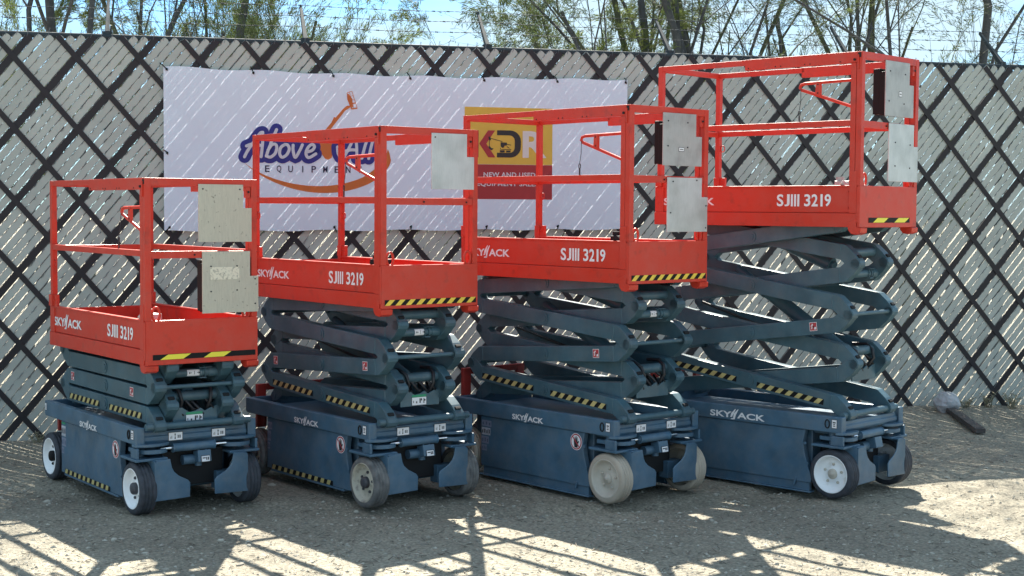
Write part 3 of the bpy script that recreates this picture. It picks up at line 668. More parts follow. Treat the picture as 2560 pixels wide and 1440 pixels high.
def scissor_lift(x, y, a, H, du, o_):
    root = empty('scissor_lift', (x, y, 0), -a, o_['label'], 'scissor lift', 'scissor lifts parked in a row along the fence')
    SL, S2, RD = M['slate'], M['slate2'], M['red']
    # ---- chassis
    m = MB()
    side_poly = [(UR + 0.012, ZB_ - 0.100), (UB, ZB_ - 0.100), (UB, ZB_ + 0.002), (UR, ZB_ + 0.002), (UR, ZB_ - 0.085)]
    for s in (-1, 1):
        lo, hi = (-WB, -WB + 0.048) if s < 0 else (WB - 0.048, WB)
        m.prism(side_poly, lambda p, q, v=hi: (p, v, q), lambda p, q, v=lo: (p, v, q))
        m.bb(UB - 0.004, UB + 0.008, s * WB - s * 0.055 if s > 0 else -WB, WB if s > 0 else -WB + 0.055, ZB_ - 0.105, ZB_ + 0.004)
    m.bb(UR + 0.01, UB - 0.10, -WB + 0.05, WB - 0.05, ZB_ - 0.085, ZB_ - 0.060)                # deck between the beams
    m.bb(-0.60, 0.41, -0.30, 0.30, 0.09, ZB_ - 0.09)                                           # inner tub
    m.bb(UR + 0.02, -0.60, -0.20, 0.20, 0.16, ZB_ - 0.09)
    m.box((UR - 0.004, 0, ZB_ - 0.05), (0.02, 2 * WB - 0.1, 0.10))
    m.bb(0.41, 0.60, -0.285, 0.285, ZB_ - 0.13, ZB_ - 0.09)
    ch = m.build('chassis', SL, root, 0.006)
    lg = MB()
    W, Hc, x0, z0 = o_['base_logo']
    maker_logo(lg, near(WB), x0, z0, W, Hc); lg.build('lettering', M['white'], ch)
    st = MB()
    sticker(st, N3(WB), UB - 0.062, ZB_ - 0.068, 0.034, 0.052, [(0.25, 0.2, 0.75, 0.3), (0.3, 0.4, 0.7, 0.5), (0.2, 0.6, 0.8, 0.75)])
    st.build('label_sticker', [M['white'], M['ink']], ch)
    if o_.get('rear_label'):
        st = MB(); sticker(st, N3(WB), UR + 0.012, ZB_ - 0.060, 0.030, 0.045, [(0.2, 0.2, 0.8, 0.3), (0.2, 0.5, 0.8, 0.6)]); st.build('label_sticker', [M['white'], M['ink']], ch)
    hk = MB(); ring(hk, (UB - 0.095, -WB - 0.004, ZB_ - 0.045), 0.016, 0.026, 0.004, 'u'); hk.build('lashing_hole', M['dark_fill'], ch)
    # ---- side doors
    for s in (-1, 1):
        d = MB()
        poly = [(-0.615, 0.075), (0.445, 0.075), (0.452, 0.110), (0.425, 0.17), (0.395, 0.27), (0.385, 0.34), (0.400, ZB_ - 0.103), (-0.615, ZB_ - 0.103)]
        lo, hi = (-0.374, -0.335) if s < 0 else (0.335, 0.374)
        d.prism(poly, lambda p, q, v=hi: (p, v, q), lambda p, q, v=lo: (p, v, q))
        if s < 0:
            d.tube([(0.405, -0.376, 0.33), (0.405, -0.384, 0.33)], 0.010, 10); d.tube([(0.425, -0.376, 0.20), (0.425, -0.384, 0.20)], 0.008, 10)
        do = d.build('side_door', SL, root, 0.005)
        if s < 0 and o_.get('hand_sign', True):
            sg = MB(); c = (0.325, 0.350); f3 = N3(0.374); rr = 0.054
            circ = lambda r_: [(c[0] + r_ * math.cos(t * math.pi / 18), c[1] + r_ * math.sin(t * math.pi / 18)) for t in range(36)]
            sg.poly(circ(rr), lambda p, q: f3(p, q, 0.001), 0); sg.poly(circ(rr * 0.93), lambda p, q: f3(p, q, 0.0018), 1); sg.poly(circ(rr * 0.78), lambda p, q: f3(p, q, 0.0026), 0)
            # dark raised hand
            hand = [(-0.012, -0.034), (0.014, -0.034), (0.016, -0.012), (0.026, 0.002), (0.021, 0.008), (0.013, 0.0), (0.013, 0.026), (0.008, 0.027), (0.006, 0.006), (0.004, 0.034), (-0.001, 0.034), (-0.002, 0.006), (-0.006, 0.029), (-0.011, 0.027), (-0.009, 0.004), (-0.014, 0.018), (-0.018, 0.016), (-0.016, -0.012)]
            sg.poly([(c[0] + p * 1.1, c[1] + q * 1.1) for p, q in hand], lambda p, q: f3(p, q, 0.0034), 2)
            for sx in (1,):
                t = R(135); dx, dy = math.cos(t) * rr * 0.85, math.sin(t) * rr * 0.85; nx_, ny_ = -math.sin(t) * 0.004, math.cos(t) * 0.004
                sg.poly([(c[0] - dx - nx_, c[1] - dy - ny_), (c[0] - dx + nx_, c[1] - dy + ny_), (c[0] + dx + nx_, c[1] + dy + ny_), (c[0] + dx - nx_, c[1] + dy - ny_)][::-1], lambda p, q: f3(p, q, 0.0042), 1)
            sg.build('no_hands_sign', [M['white'], M['signred'], M['ink']], do)
        if s < 0:
            f3 = N3(0.374)
            if o_.get('door_labels'):
                st = MB(); zt = 0.392
                for hgt, wd, kind in o_['door_labels']:
                    zt -= hgt
                    st.poly([(-0.606, zt), (-0.606 + wd, zt), (-0.606 + wd, zt + hgt * 0.9), (-0.606, zt + hgt * 0.9)], lambda p, q: f3(p, q, 0.001), 3 if kind == 'w' else 0)
                    n = 4 if kind == 'w' else 3
                    for k in range(n):
                        xa = -0.606 + wd * (k + 0.25) / n; xb = -0.606 + wd * (k + 0.75) / n
                        st.poly([(xa, zt + hgt * 0.2), (xb, zt + hgt * (0.25 if k % 2 else 0.2)), (xb, zt + hgt * 0.7), (xa, zt + hgt * (0.75 if k % 2 else 0.55))], lambda p, q: f3(p, q, 0.0018), 1 if kind == 'w' else 4)
                    zt -= 0.004
                if o_.get('green_tab'): st.poly([(-0.606, 0.396), (-0.536, 0.396), (-0.536, 0.408), (-0.606, 0.408)], lambda p, q: f3(p, q, 0.001), 2)
                st.build('label_sticker', [M['faded'], M['ink'], M['signgreen'], M['faded_w'], M['faded2']], do)
        # pothole guard
        gd = MB()
        if o_['guard'] == 'strip':
            gd.prism([(-0.56, 0.062), (0.36, 0.062), (0.36, 0.074), (-0.56, 0.074)], lambda p, q, s=s: (p, s * 0.34, q), lambda p, q, s=s: (p, s * 0.376, q)) if s > 0 else gd.bb(-0.56, 0.36, -0.376, -0.34, 0.060, 0.0745)
        else:
            gd.bb(-0.60, 0.43, min(s * 0.335, s * 0.362), max(s * 0.335, s * 0.362), 0.020, 0.0745)
            gd.bb(-0.62, 0.45, min(s * 0.335, s * 0.385), max(s * 0.335, s * 0.385), 0.012, 0.022)
            gd.box((0.33, s * 0.374, 0.075), (0.014, 0.014, 0.05), 0, Matrix.Rotation(R(18), 3, 'Y'))
        go = gd.build('pothole_guard', SL, root, 0.003)
        if o_['guard'] == 'strip' and s < 0:
            h = MB(); zz = lambda p: 0.100 - 0.018 * p / 0.74
            stripes(h, lambda p, q: (-0.545 + p, -0.3765, 0.077 + q), 0.78, 0.030, 10, 0.014)
            h.build('hazard_strip', [M['pale_yellow'], M['black']], go)
    # ---- front beam with steering lugs
    m = MB()
    prof = [(UB - 0.10, ZB_ - 0.095), (UB - 0.015, ZB_ - 0.095), (UB - 0.006, ZB_ - 0.080), (UB - 0.006, ZB_ - 0.058), (UB - 0.016, ZB_ - 0.052), (UB - 0.016, ZB_ - 0.030), (UB - 0.10, ZB_ - 0.030)]
    m.prism(prof, lambda p, q: (p, WB - 0.056, q), lambda p, q: (p, -WB + 0.056, q))
    for s in (-1, 1):
        cy = s * 0.285
        pl = [(UB - 0.02 + 0.055 * math.cos(t) * 1.0 if False else UB - 0.03 + 0.075 * math.cos(R(t)), cy + 0.115 * math.sin(R(t))) for t in range(-90, 91, 15)]
        m.prism([(p, q) for p, q in pl], lambda p, q: (p, q, ZB_ - 0.112), lambda p, q: (p, q, ZB_ - 0.094))
    fb = m.build('front_beam', SL, root, 0.004)
    for v0 in o_.get('beam_labels', (-0.178, 0.100)):
        st = MB(); sticker(st, F3(UB - 0.006), v0, ZB_ - 0.088, 0.086, 0.046, MARK_BEAM); st.build('label_sticker', [M['white'], M['ink']], fb)
    # ---- steering: kingpins, knuckles, covers, cylinder
    for s in (-1, 1):
        k = MB()
        k.tube([(0.575, s * 0.325, 0.30), (0.575, s * 0.325, ZB_ - 0.10)], 0.024, 14)
        pl = [(0.62 + 0.085 * math.cos(R(t)), s * 0.27 + 0.095 * math.sin(R(t))) for t in range(-90, 91, 15)] + [(0.50, s * 0.27 + 0.095), (0.50, s * 0.27 - 0.095)]
        k.prism(pl, lambda p, q: (p, q, 0.362), lambda p, q: (p, q, 0.388))
        k.bb(0.46, 0.70, min(s * 0.20, s * 0.40), max(s * 0.20, s * 0.40), 0.322, 0.338)
        k.bb(0.60, 0.69, min(s * 0.375, s * 0.392), max(s * 0.375, s * 0.392), 0.338, 0.40)
        k.bb(0.56, 0.64, min(s * 0.14, s * 0.285), max(s * 0.14, s * 0.285), 0.10, 0.21)        # wheel motor
        k.build('steering_knuckle', SL, root, 0.004)
        c = MB()
        pl = [(0.300, 0.088), (0.080, 0.094), (0.078, 0.180), (0.092, 0.198), (0.150, 0.228), (0.180, 0.255), (0.193, 0.280), (0.205, 0.335), (0.285, 0.325), (0.300, 0.318)]
        P2 = pl[::-1] if s > 0 else [(-p, q) for p, q in pl][::1]
        if s > 0: P2 = pl[::-1]
        def fix(pp):
            ar = sum(pp[i][0] * pp[(i + 1) % len(pp)][1] - pp[(i + 1) % len(pp)][0] * pp[i][1] for i in range(len(pp)))
            return pp if ar > 0 else pp[::-1]
        P2 = fix([(s * p, q) for p, q in pl])
        c.prism(P2, lambda p, q: (0.735, p, q), lambda p, q: (0.745, p, q))
        sp = fix([(0.56, 0.20), (0.745, 0.088), (0.745, 0.330), (0.66, 0.340), (0.625, 0.325), (0.615, 0.300)])
        sp = fix([(0.735, 0.088), (0.735, 0.325), (0.66, 0.338), (0.625, 0.330), (0.612, 0.305), (0.66, 0.295), (0.700, 0.262), (0.700, 0.088)])
        va, vb = sorted((s * 0.292, s * 0.300))
        c.prism(sp, lambda p, q: (p, vb, q), lambda p, q: (p, va, q))
        c.bb(0.64, 0.735, min(s * 0.205, s * 0.292), max(s * 0.205, s * 0.292), 0.322, 0.332)
        c.build('steering_cover', SL, root, 0.004)
    cy = MB(); cy.tube([(0.665, -0.150, 0.385), (0.665, 0.105, 0.385)], 0.026, 16); cy.tube([(0.665, -0.158, 0.385), (0.665, -0.150, 0.385)], 0.029, 16); cy.tube([(0.665, 0.105, 0.385), (0.665, 0.113, 0.385)], 0.029, 16)
    co = cy.build('steering_cylinder', SL, root)
    rd = MB(); rd.tube([(0.665, -0.235, 0.385), (0.665, 0.19, 0.385)], 0.010, 10); rd.build('steering_rod', M['chrome'], co)
    vb_ = MB(); vb_.bb(0.40, 0.60, -0.20, 0.20, 0.14, 0.355); vb_.build('drive_bay_shade', M['dark_fill'], root, 0.004)  # solid near-black block painting the shade of the recess behind the steering
    mb_ = MB(); rt_ = Matrix.Rotation(R(-12), 3, 'Y')
    mb_.box((0.665, 0.035, 0.318), (0.07, 0.085, 0.070), 0, rt_); mb_.tube([(0.64, 0.02, 0.26), (0.64, 0.02, 0.30)], 0.022, 10); mb_.tube([(0.63, -0.08, 0.300), (0.63, 0.0, 0.300)], 0.030, 12)
    mb_.tube([(0.67, 0.010, 0.345), (0.67, 0.010, 0.372)], 0.006, 6); mb_.tube([(0.67, 0.055, 0.345), (0.67, 0.055, 0.372)], 0.006, 6)
    mo = mb_.build('valve_box', SL, root, 0.004)
    if o_.get('box_label', True):
        st = MB(); sticker(st, lambda p, q, e=0.0: (0.7075 + e - (q - 0.30) * 0.2, p, q), 0.012, 0.292, 0.052, 0.032, [(0.1, 0.55, 0.5, 0.75), (0.55, 0.25, 0.68, 0.8), (0.75, 0.25, 0.9, 0.8)]); st.build('label_sticker', [M['white'], M['ink']], mo)
    # ---- wheels
    ws = o_['wheels']
    wheel(root, 0.600, -1, *ws['front'], spin=o_.get('spin', 0.3)); wheel(root, 0.600, 1, *ws['far'], spin=0.9)
    wheel(root, UWR, -1, *ws['rear'], spin=0.5); wheel(root, UWR, 1, *ws['rear'], spin=1.4)
    # ---- red folded ladder behind the chassis
    ld = MB()
    zt = o_['ladder_top']
    ld.bb(-0.945, -0.915, -0.285, -0.215, 0.30, zt); ld.bb(-0.945, -0.915, 0.215, 0.285, 0.30, zt); ld.bb(-0.945, -0.915, -0.215, 0.215, zt - 0.045, zt)
    ld.bb(-0.940, -0.918, -0.215, 0.215, 0.40, 0.43); ld.bb(-0.96, -0.86, -0.26, -0.24, 0.32, 0.42); ld.bb(-0.96, -0.86, 0.24, 0.26, 0.32, 0.42)
    lo_ = ld.build('entry_ladder', M['redd'], root, 0.004)
    # ---- scissor stack
    s = (H - 1.005 - ZB_ - 0.006) / 4; zj = [ZB_ + 0.006 + s * k for k in range(5)]
    for k in range(4):
        for sd in (-1, 1):
            ou = (zj[k + 1], zj[k]) if k % 2 == 0 else (zj[k], zj[k + 1])
            inn = (zj[k], zj[k + 1]) if k % 2 == 0 else (zj[k + 1], zj[k])
            deco = 'hazard' if k == 0 else (o_['decals'] if k == 1 else None)
            scissor_arm(root, du, ou[0], ou[1], k, 0.217, 0.285, sd, deco)
            scissor_arm(root, du, inn[0], inn[1], k, 0.143, 0.211, sd)
    ur_ = UP + du; ul_ = ur_ - math.sqrt(ARM ** 2 - s ** 2); um = (ur_ + ul_) / 2
    def cross(u, z, hw, r_): 
        t = MB(); t.tube([(u, -hw, z), (u, hw, z)], r_, 16); return t.build('cross_tube', S2, root)
    cross(ur_, zj[0], 0.335, 0.021); cross(ur_, zj[2], 0.225, 0.013); cross(ul_, zj[1], 0.225, 0.016); cross(ul_, zj[3], 0.225, 0.016)
    for k in range(4): cross(um, zj[k] + s / 2, 0.25, 0.020)
    bw_ = max(0.06, min(0.085, s * 0.3))
    cross(ur_ - 0.085, zj[1] + 0.030 + s * 0.12, 0.145, 0.031); cross(ur_ - 0.085, zj[3] + 0.030 + s * 0.12, 0.145, 0.029)
    # inclination sensor tube with arrows label
    t = MB(); zz = zj[3] - 0.030 - s * 0.12; uu = ur_ - 0.065
    t.tube([(uu, -0.145, zz), (uu, 0.145, zz)], 0.026, 16); t.tube([(uu, 0.085, zz), (uu, 0.145, zz)], 0.030, 16)
    for vv in (0.028, 0.060): ring(t, (uu, vv, zz), 0.031, 0.036, 0.004, 'u')
    t.tube([(uu + 0.030, 0.02, zz + 0.03), (uu + 0.030, 0.10, zz + 0.032)], 0.003, 5); t.tube([(uu + 0.034, 0.024, zz - 0.03), (uu + 0.034, 0.064, zz - 0.03)], 0.005, 5)
    to = t.build('sensor_tube', S2, root)
    if o_.get('arrow_label'):
        v0, v1 = o_['arrow_label']; st = MB(); n = 6
        def cyl(p, q, e=0.0): return (uu + (0.0275 + e) * math.cos(q), p, zz + (0.0275 + e) * math.sin(q))
        def grid(p0, p1, q0, q1, e, mi):
            st.add([cyl(p0 + (p1 - p0) * i, q0 + (q1 - q0) * j / n, e) for j in range(n + 1) for i in (0, 1)], [(2 * j, 2 * j + 1, 2 * j + 3, 2 * j + 2) for j in range(n)], mi)
        grid(v0, v1, -0.72, 0.80, 0.0, 0)
        L = v1 - v0; mq = 0.04
        for sgn, cx in ((-1, v0 + L * 0.22), (1, v0 + L * 0.78)):
            grid(cx - L * 0.10, cx + L * 0.10, mq - 0.06, mq + 0.06, 0.0012, 1)
            tip = cx + sgn * L * 0.13
            st.add([cyl(tip, mq, 0.0014), cyl(tip - sgn * L * 0.10, mq - 0.28, 0.0014), cyl(tip - sgn * L * 0.10, mq + 0.28, 0.0014)], [(0, 1, 2) if sgn < 0 else (0, 2, 1)], 1)
        grid(v0 + L * 0.49, v0 + L * 0.52, mq - 0.35, mq + 0.42, 0.0012, 1)
        st.build('arrow_label', [M['white'], M['ink']], to)
    # bracket plate at the first inner joint, hoses, cylinders
    bz_ = zj[1] - 0.120; pl = [(-0.145, bz_), (0.145, bz_), (0.145, bz_ + 0.10), (0.115, bz_ + 0.095), (0.06, bz_ + 0.072), (0.035, bz_ + 0.092), (0.0, bz_ + 0.076), (-0.04, bz_ + 0.070), (-0.085, bz_ + 0.100), (-0.145, bz_ + 0.105)]
    br = MB(); br.prism(pl, lambda p, q: (ur_ - 0.055, p, q), lambda p, q: (ur_ - 0.045, p, q)); bo = br.build('hose_bracket', S2, root, 0.003)
    if o_.get('bracket_label'):
        st = MB(); f3 = F3(ur_ - 0.045)
        st.poly([(-0.062, bz_ + 0.055), (0.045, bz_ + 0.055), (0.045, bz_ + 0.070), (-0.062, bz_ + 0.070)], lambda p, q: f3(p, q, 0.0012), 2)
        sticker(st, f3, -0.062, bz_ + 0.006, 0.107, 0.048, [(0.08, 0.3, 0.12, 0.6), (0.28, 0.25, 0.36, 0.5), (0.52, 0.25, 0.60, 0.85), (0.62, 0.55, 0.70, 0.85), (0.80, 0.2, 0.86, 0.85), (0.86, 0.5, 0.94, 0.7)])
        st.build('label_sticker', [M['white'], M['ink'], M['signgreen']], bo)
    hs = MB(); q = random.Random(int(H * 100))
    for k in range(4):
        v0 = -0.11 + 0.065 * k; z0 = zj[1] - 0.02 + q.uniform(-0.02, 0.03)
        hs.tube([(ur_ - 0.10, v0 - 0.03, z0 + 0.05), (ur_ - 0.06, v0, z0 + 0.01), (ur_ - 0.05, v0 + 0.03, z0 - 0.03), (ur_ - 0.08, v0 + 0.07, z0 - 0.035), (ur_ - 0.14, v0 + 0.09, z0 + 0.02)], 0.009, 7)
    for sd, vv in ((-1, -0.13), (1, 0.125)):
        hs.tube([(ur_ - 0.20, vv * 0.9, zj[1] + 0.10), (ur_ - 0.10, vv * 0.9, zj[1] + 0.105), (ur_ - 0.045, vv * 0.8, zj[1] + 0.075), (ur_ - 0.03, vv * 0.72, zj[1] + 0.02), (ur_ - 0.07, vv * 0.7, zj[1] - 0.035)], 0.011, 8)
    hs.tube([(ul_ + 0.1, 0.06, zj[2]), (um - 0.2, 0.07, zj[1] + 0.6 * s), (um + 0.2, 0.08, zj[1] + 0.35 * s), (ur_ - 0.15, 0.09, zj[1] + 0.05)], 0.010, 7)
    hs.build('hydraulic_hose', M['hose'], root)
    for (ua, za, ub_, zb_) in ((ur_ - 0.16, zj[1] + 0.10 * s, um - 0.30, zj[2] + 0.80 * s), (ur_ - 0.30, zj[3] - 0.02, um - 0.22, zj[3] + 0.72 * s)):
        if s < 0.15: za += 0.03; zb_ = za + 0.05
        cyl_ = MB(); A = Vector((ua, 0, za)); B = Vector((ub_, 0, zb_)); D = B - A
        cyl_.tube([A, A + D * 0.72], 0.048, 16); cyl_.tube([A + D * 0.72, A + D * 0.75], 0.054, 16); cyl_.tube([A - D * 0.03, A], 0.03, 10)
        lc = cyl_.build('lift_cylinder', S2, root)
        rod = MB(); rod.tube([A + D * 0.74, B], 0.026, 12); rod.build('piston_rod', S2, lc)
    # ---- platform
    zp = H - PH
    dk = MB()
    dk.bb(PR + 0.01, PF - 0.03, -WP + 0.02, WP - 0.02, H - 1.020, H - 1.000)
    for v in (-0.30, 0.30): dk.bb(PR + 0.02, PF - 0.04, v - 0.03, v + 0.03, zp + 0.005, H - 1.0205)
    for u in (-0.7, -0.3, 0.1, 0.5): dk.bb(u - 0.02, u + 0.02, -0.268, 0.268, zp + 0.02, H - 1.0205)
    for v in (-0.25, 0.25): dk.bb(ur_ - 0.045, ur_ + 0.045, v - 0.035, v + 0.035, zj[4] - 0.03, H - 1.0215)
    dk.build('platform_deck', RD, root, 0.004)
    for sd in (-1, 1):
        p = MB()
        def vb2(a_, b_): return (min(sd * a_, sd * b_), max(sd * a_, sd * b_))
        p.bb(PR + 0.030, PF - 0.055, *vb2(WP - 0.026, WP - 0.012), H - 1.002, H - 0.838)
        p.bb(PR + 0.030, PF - 0.055, *vb2(WP - 0.040, WP - 0.006), H - 0.8415, H - 0.830)
        p.bb(PR - 0.020, PF - 0.022, *vb2(WP - 0.045, WP), zp + 0.002, H - 1.005)
        p.bb(PR - 0.018, PR + 0.055, *vb2(WP - 0.030, WP - 0.004), H - 1.0045, H - 0.83)
        p.bb(PF - 0.075, PF - 0.022, *vb2(WP - 0.034, WP + 0.004), H - 1.0045, H - 0.74)
        # rounded foot under the front corner
        pts = [(PF - 0.085, zp + 0.03), (PF - 0.075, zp - 0.018), (PF - 0.055, zp - 0.040), (PF - 0.02, zp - 0.046), (PF + 0.010, zp - 0.034), (PF + 0.014, zp - 0.004), (PF - 0.021, zp + 0.004), (PF - 0.021, zp + 0.06)]
        lo, hi = vb2(WP - 0.075, WP + 0.005)
        p.prism(pts, lambda a_, b_: (a_, hi, b_), lambda a_, b_: (a_, lo, b_))
        if sd < 0:
            for zz2 in (H - 0.87, H - 0.97): p.tube([(PF - 0.09, -WP + 0.014, zz2), (PF - 0.09, -WP + 0.006, zz2)], 0.006, 8)
        po = p.build('side_panel', RD, root, 0.004)
        if sd < 0:
            l = MB(); fm = near(WP - 0.012)
            model_number(l, fm, 0.138, H - 0.963, 0.405, 0.078)
            lw, lh, lx, lz = o_['deck_logo']
            l.build('lettering', M['white'], po)
            l = MB(); maker_logo(l, fm, lx, H - lz, lw, lh); l.build('lettering', M['white'], po)
    fp = MB()
    fp.bb(PF - 0.020, PF, -WP + 0.002, WP + 0.004, zp, H - 0.832); fp.bb(PF - 0.035, PF - 0.020, -WP + 0.01, WP - 0.01, H - 0.845, H - 0.8335)
    fp.bb(PF - 0.0215, PF - 0.0005, -WP - 0.004, -WP + 0.0015, zp + 0.03, H - 0.84)
    fo = fp.build('front_panel', RD, root, 0.006)
    h = MB()
    if o_['front_strip'] == 'fine':
        stripes(h, lambda p_, q_: (PF + 0.0022, -WP + 0.025 + p_, zp + 0.020 + q_), 2 * WP - 0.035, 0.034, 9, 0.036); h.build('hazard_strip', [M['yellow'], M['black']], fo)
    else:
        x0, L, n, sl = o_['front_strip']
        f = lambda p_, q_: (PF + 0.0022, x0 + p_, zp + 0.030 + q_)
        h.poly([(0, 0), (L, 0), (L, 0.032), (0, 0.032)], f, 1)
        f2_ = lambda p_, q_: (PF + 0.0030, x0 + p_, zp + 0.030 + q_)
        for a0, a1 in o_['bars']: h.poly([(a0, 0.0015), (a1, 0.0015), (a1 + sl, 0.0305), (a0 + sl, 0.0305)], f2_, 0)
        h.build('hazard_strip', [M['yellow2'], M['black']], fo)
    rp_ = MB(); rp_.bb(PR - 0.018, PR, -WP + 0.005, WP - 0.005, H - 1.0, H - 0.85); rp_.build('rear_panel', RD, root, 0.004)
    T = 0.036
    for sd in (-1, 1):
        g_ = MB(); v = sd * (WP - 0.020)
        sq(g_, (PR + T, v, H - 0.018), (-0.10, v, H - 0.018), T - 0.002, 0.034)                       # rear top rail
        sq(g_, (-0.12, v + sd * 0.003, H - 0.034), (PF - 0.030, v + sd * 0.003, H - 0.034), 0.040, 0.068)   # sleeve
        for u in (-0.09, 0.12, 0.16, 0.34, 0.38, 0.60):
            g_.tube([(u, v + sd * 0.020, H - 0.058), (u, v + sd * 0.0255, H - 0.058)], 0.0045, 6, 1)
        sq(g_, (PR + T, v, H - 0.440), (PF - 0.080, v, H - 0.440), T - 0.004, 0.036)
        sq(g_, (PR + T / 2, v, H - 0.95), (PR + T / 2, v, H - 0.0005), T)
        sq(g_, (PF - 0.060, v, H - 0.90), (PF - 0.060, v, H - 0.0685), T + 0.002)
        sq(g_, (PR + T / 2, v + sd * 0.004, H - 0.83), (PR + T / 2, v + sd * 0.004, H - 0.755), T + 0.014)
        # pin plates near the front corner
        g_.bb(PF - 0.030, PF - 0.0205, min(v, v + sd * 0.03), max(v, v + sd * 0.03), H - 0.11, H - 0.02); g_.tube([(PF - 0.05, v, H - 0.05), (PF - 0.05, v + sd * 0.032, H - 0.05)], 0.008, 8, 1)
        go = g_.build('side_guardrail', [RD, M['dark_fill']], root, 0.004)
        rg = MB(); ring(rg, (PR + 0.055, v, H - 0.545), 0.018, 0.022, 0.0035, 'u'); rg.build('lanyard_ring', RD, go)
        rg = MB(); ring(rg, (PF - 0.012, v - sd * 0.05, H - 0.795), 0.024, 0.040, 0.008, 'v'); rg.build('lanyard_ring', RD, go)
        hg = MB(); hg.bb(PR + 0.04, PR + 0.085, v - 0.012, v + 0.012, H - 0.835, H - 0.755); hg.tube([(PR + 0.06, v - 0.02, H - 0.79), (PR + 0.06, v + 0.02, H - 0.79)], 0.007, 8); hg.build('hinge_block', RD, go, 0.003)
    g_ = MB(); u = PF - 0.018
    sq(g_, (u, -WP + 0.0385, H - 0.022), (u, WP - 0.0385, H - 0.022), T, 0.044); sq(g_, (u, -WP + 0.0385, H - 0.448), (u, WP - 0.0385, H - 0.448), T - 0.003, 0.042)
    for sd in (-1, 1):
        sq(g_, (u, sd * (WP - 0.019), H - 0.832), (u, sd * (WP - 0.019), H), T + 0.002)
        if sd < 0: g_.box((u, sd * WP - 0.0012, H - 0.022), (0.022, 0.003, 0.030), 1)  # near-black box paints the shade inside the open tube end
    for vv in (-0.05, 0.27): g_.tube([(PF + 0.001, vv, H - 0.45), (PF + 0.004, vv, H - 0.45)], 0.006, 8, 1)
    g_.bb(u - 0.012, u + 0.012, 0.285, 0.318, H - 0.11, H - 0.045); g_.tube([(PF, 0.302, H - 0.075), (PF + 0.004, 0.302, H - 0.075)], 0.007, 8, 1)
    g_.build('front_guardrail', [RD, M['dark_fill']], root, 0.004)
    g_ = MB(); u = PR + 0.017
    sq(g_, (u, -WP + 0.04, H - 0.020), (u, WP - 0.04, H - 0.020), T - 0.003, 0.036); g_.build('rear_top_rail', RD, root, 0.004)
    g_ = MB(); sq(g_, (u, -WP + 0.04, H - 0.444), (u, WP - 0.04, H - 0.444), T - 0.005, 0.036); g_.build('rear_mid_rail', RD, root, 0.004)
    # V-shaped latch bar inside the near rail, with its pin on a chain
    b_ = MB(); v = -WP + 0.055; tip = Vector((0.272, v, H - 0.188))
    b_.tube([(PF - 0.07, v, H - 0.168), (0.31, v, H - 0.175), tip + Vector((0.008, 0, 0.006)), tip + Vector((0, 0, -0.012)), tip + Vector((0.012, 0, -0.026)), (PF - 0.07, v, H - 0.345)], 0.010, 8)
    b_.prism([(0.392, H - 0.252), (0.43, H - 0.262), (0.43, H - 0.166), (0.398, H - 0.166)], lambda p_, q_: (p_, v + 0.006, q_), lambda p_, q_: (p_, v - 0.012, q_))
    b_.tube([(0.412, v - 0.014, H - 0.185), (0.412, v - 0.010, H - 0.185)], 0.005, 8, 1); b_.tube([(0.412, v - 0.014, H - 0.24), (0.412, v - 0.010, H - 0.24)], 0.005, 8, 1)
    bo = b_.build('latch_bar', [RD, M['dark_fill']], root)
    cn = MB(); cn.tube([tip + Vector((0.012, -0.01, -0.02)), tip + Vector((0.02, -0.02, -0.10)), (0.285, v - 0.025, H - 0.345)], 0.0022, 5); ring(cn, (0.285, v - 0.025, H - 0.365), 0.008, 0.016, 0.003, 'u'); cn.tube([(0.285, v - 0.025, H - 0.38), (0.285, v - 0.025, H - 0.425)], 0.005, 6)
    cn.build('pin_chain', M['hose'], bo)
    # controller lamp cluster on the deck near the front left corner
    cl = MB(); cl.bb(PF - 0.22, PF - 0.11, -WP + 0.06, -WP + 0.15, H - 0.90, H - 0.80); cl.tube([(PF - 0.2, -WP + 0.10, H - 0.80), (PF - 0.2, -WP + 0.10, H - 0.775)], 0.028, 12); cl.tube([(PF - 0.12, -WP + 0.05, H - 0.84), (PF - 0.15, -WP + 0.03, H - 0.81)], 0.02, 10)
    cl.build('power_socket', M['plate_mid'] if o_['socket'] else M['black'], root, 0.004)
    # control boxes and plates on the front rail
    for name, v0, v1, z0, z1, mt, depth, notch, holes, lab, ang in o_['plates']:
        pb_ = MB(); u = PF + 0.004
        nv = WP - 0.042
        pts = [(v0, H - z1), (v1, H - z1), (v1, H - z0 - notch)] + ([(v1 - 0.055, H - z0 - notch), (v1 - 0.055, H - z0)] if notch else []) + [(v0, H - z0)]
        pb_.prism(pts, lambda p_, q_: (u, p_, q_), lambda p_, q_: (u + 0.006, p_, q_))
        for (hv, hz) in holes: pb_.tube([(u + 0.006, hv, H - hz), (u + 0.009, hv, H - hz)], 0.005, 8, 1)
        po = pb_.build('control_plate', [mt, M['ink']], root, 0.0012)
        if depth:
            bx = MB(); bx.bb(PF - 0.0365 - depth, PF - 0.0365, v0 + 0.01, v1 - 0.06, H - z1 + 0.01, H - z0 - 0.05); bx.bb(PF - 0.0365, PF + 0.003, v0 + 0.004, min(v1 - 0.07, 0.25), H - z1 + 0.006, H - z0 - 0.07); bx.build('control_box', M['black'], root, 0.004)
        if lab:
            st = MB()
            for (lv, lz, lw, lh) in lab:
                sticker(st, F3(u + 0.006), lv, H - lz, lw, lh, [(0.15, 0.4, 0.85, 0.6)] if lw < 0.06 else [(0.1, 0.62, 0.30, 0.70), (0.42, 0.2, 0.47, 0.45)])
            st.build('label_sticker', [M['white'] if lab[0][2] < 0.06 else M['paper'], M['ink'] if lab[0][2] < 0.06 else M['plate_worn']], po)
    return root
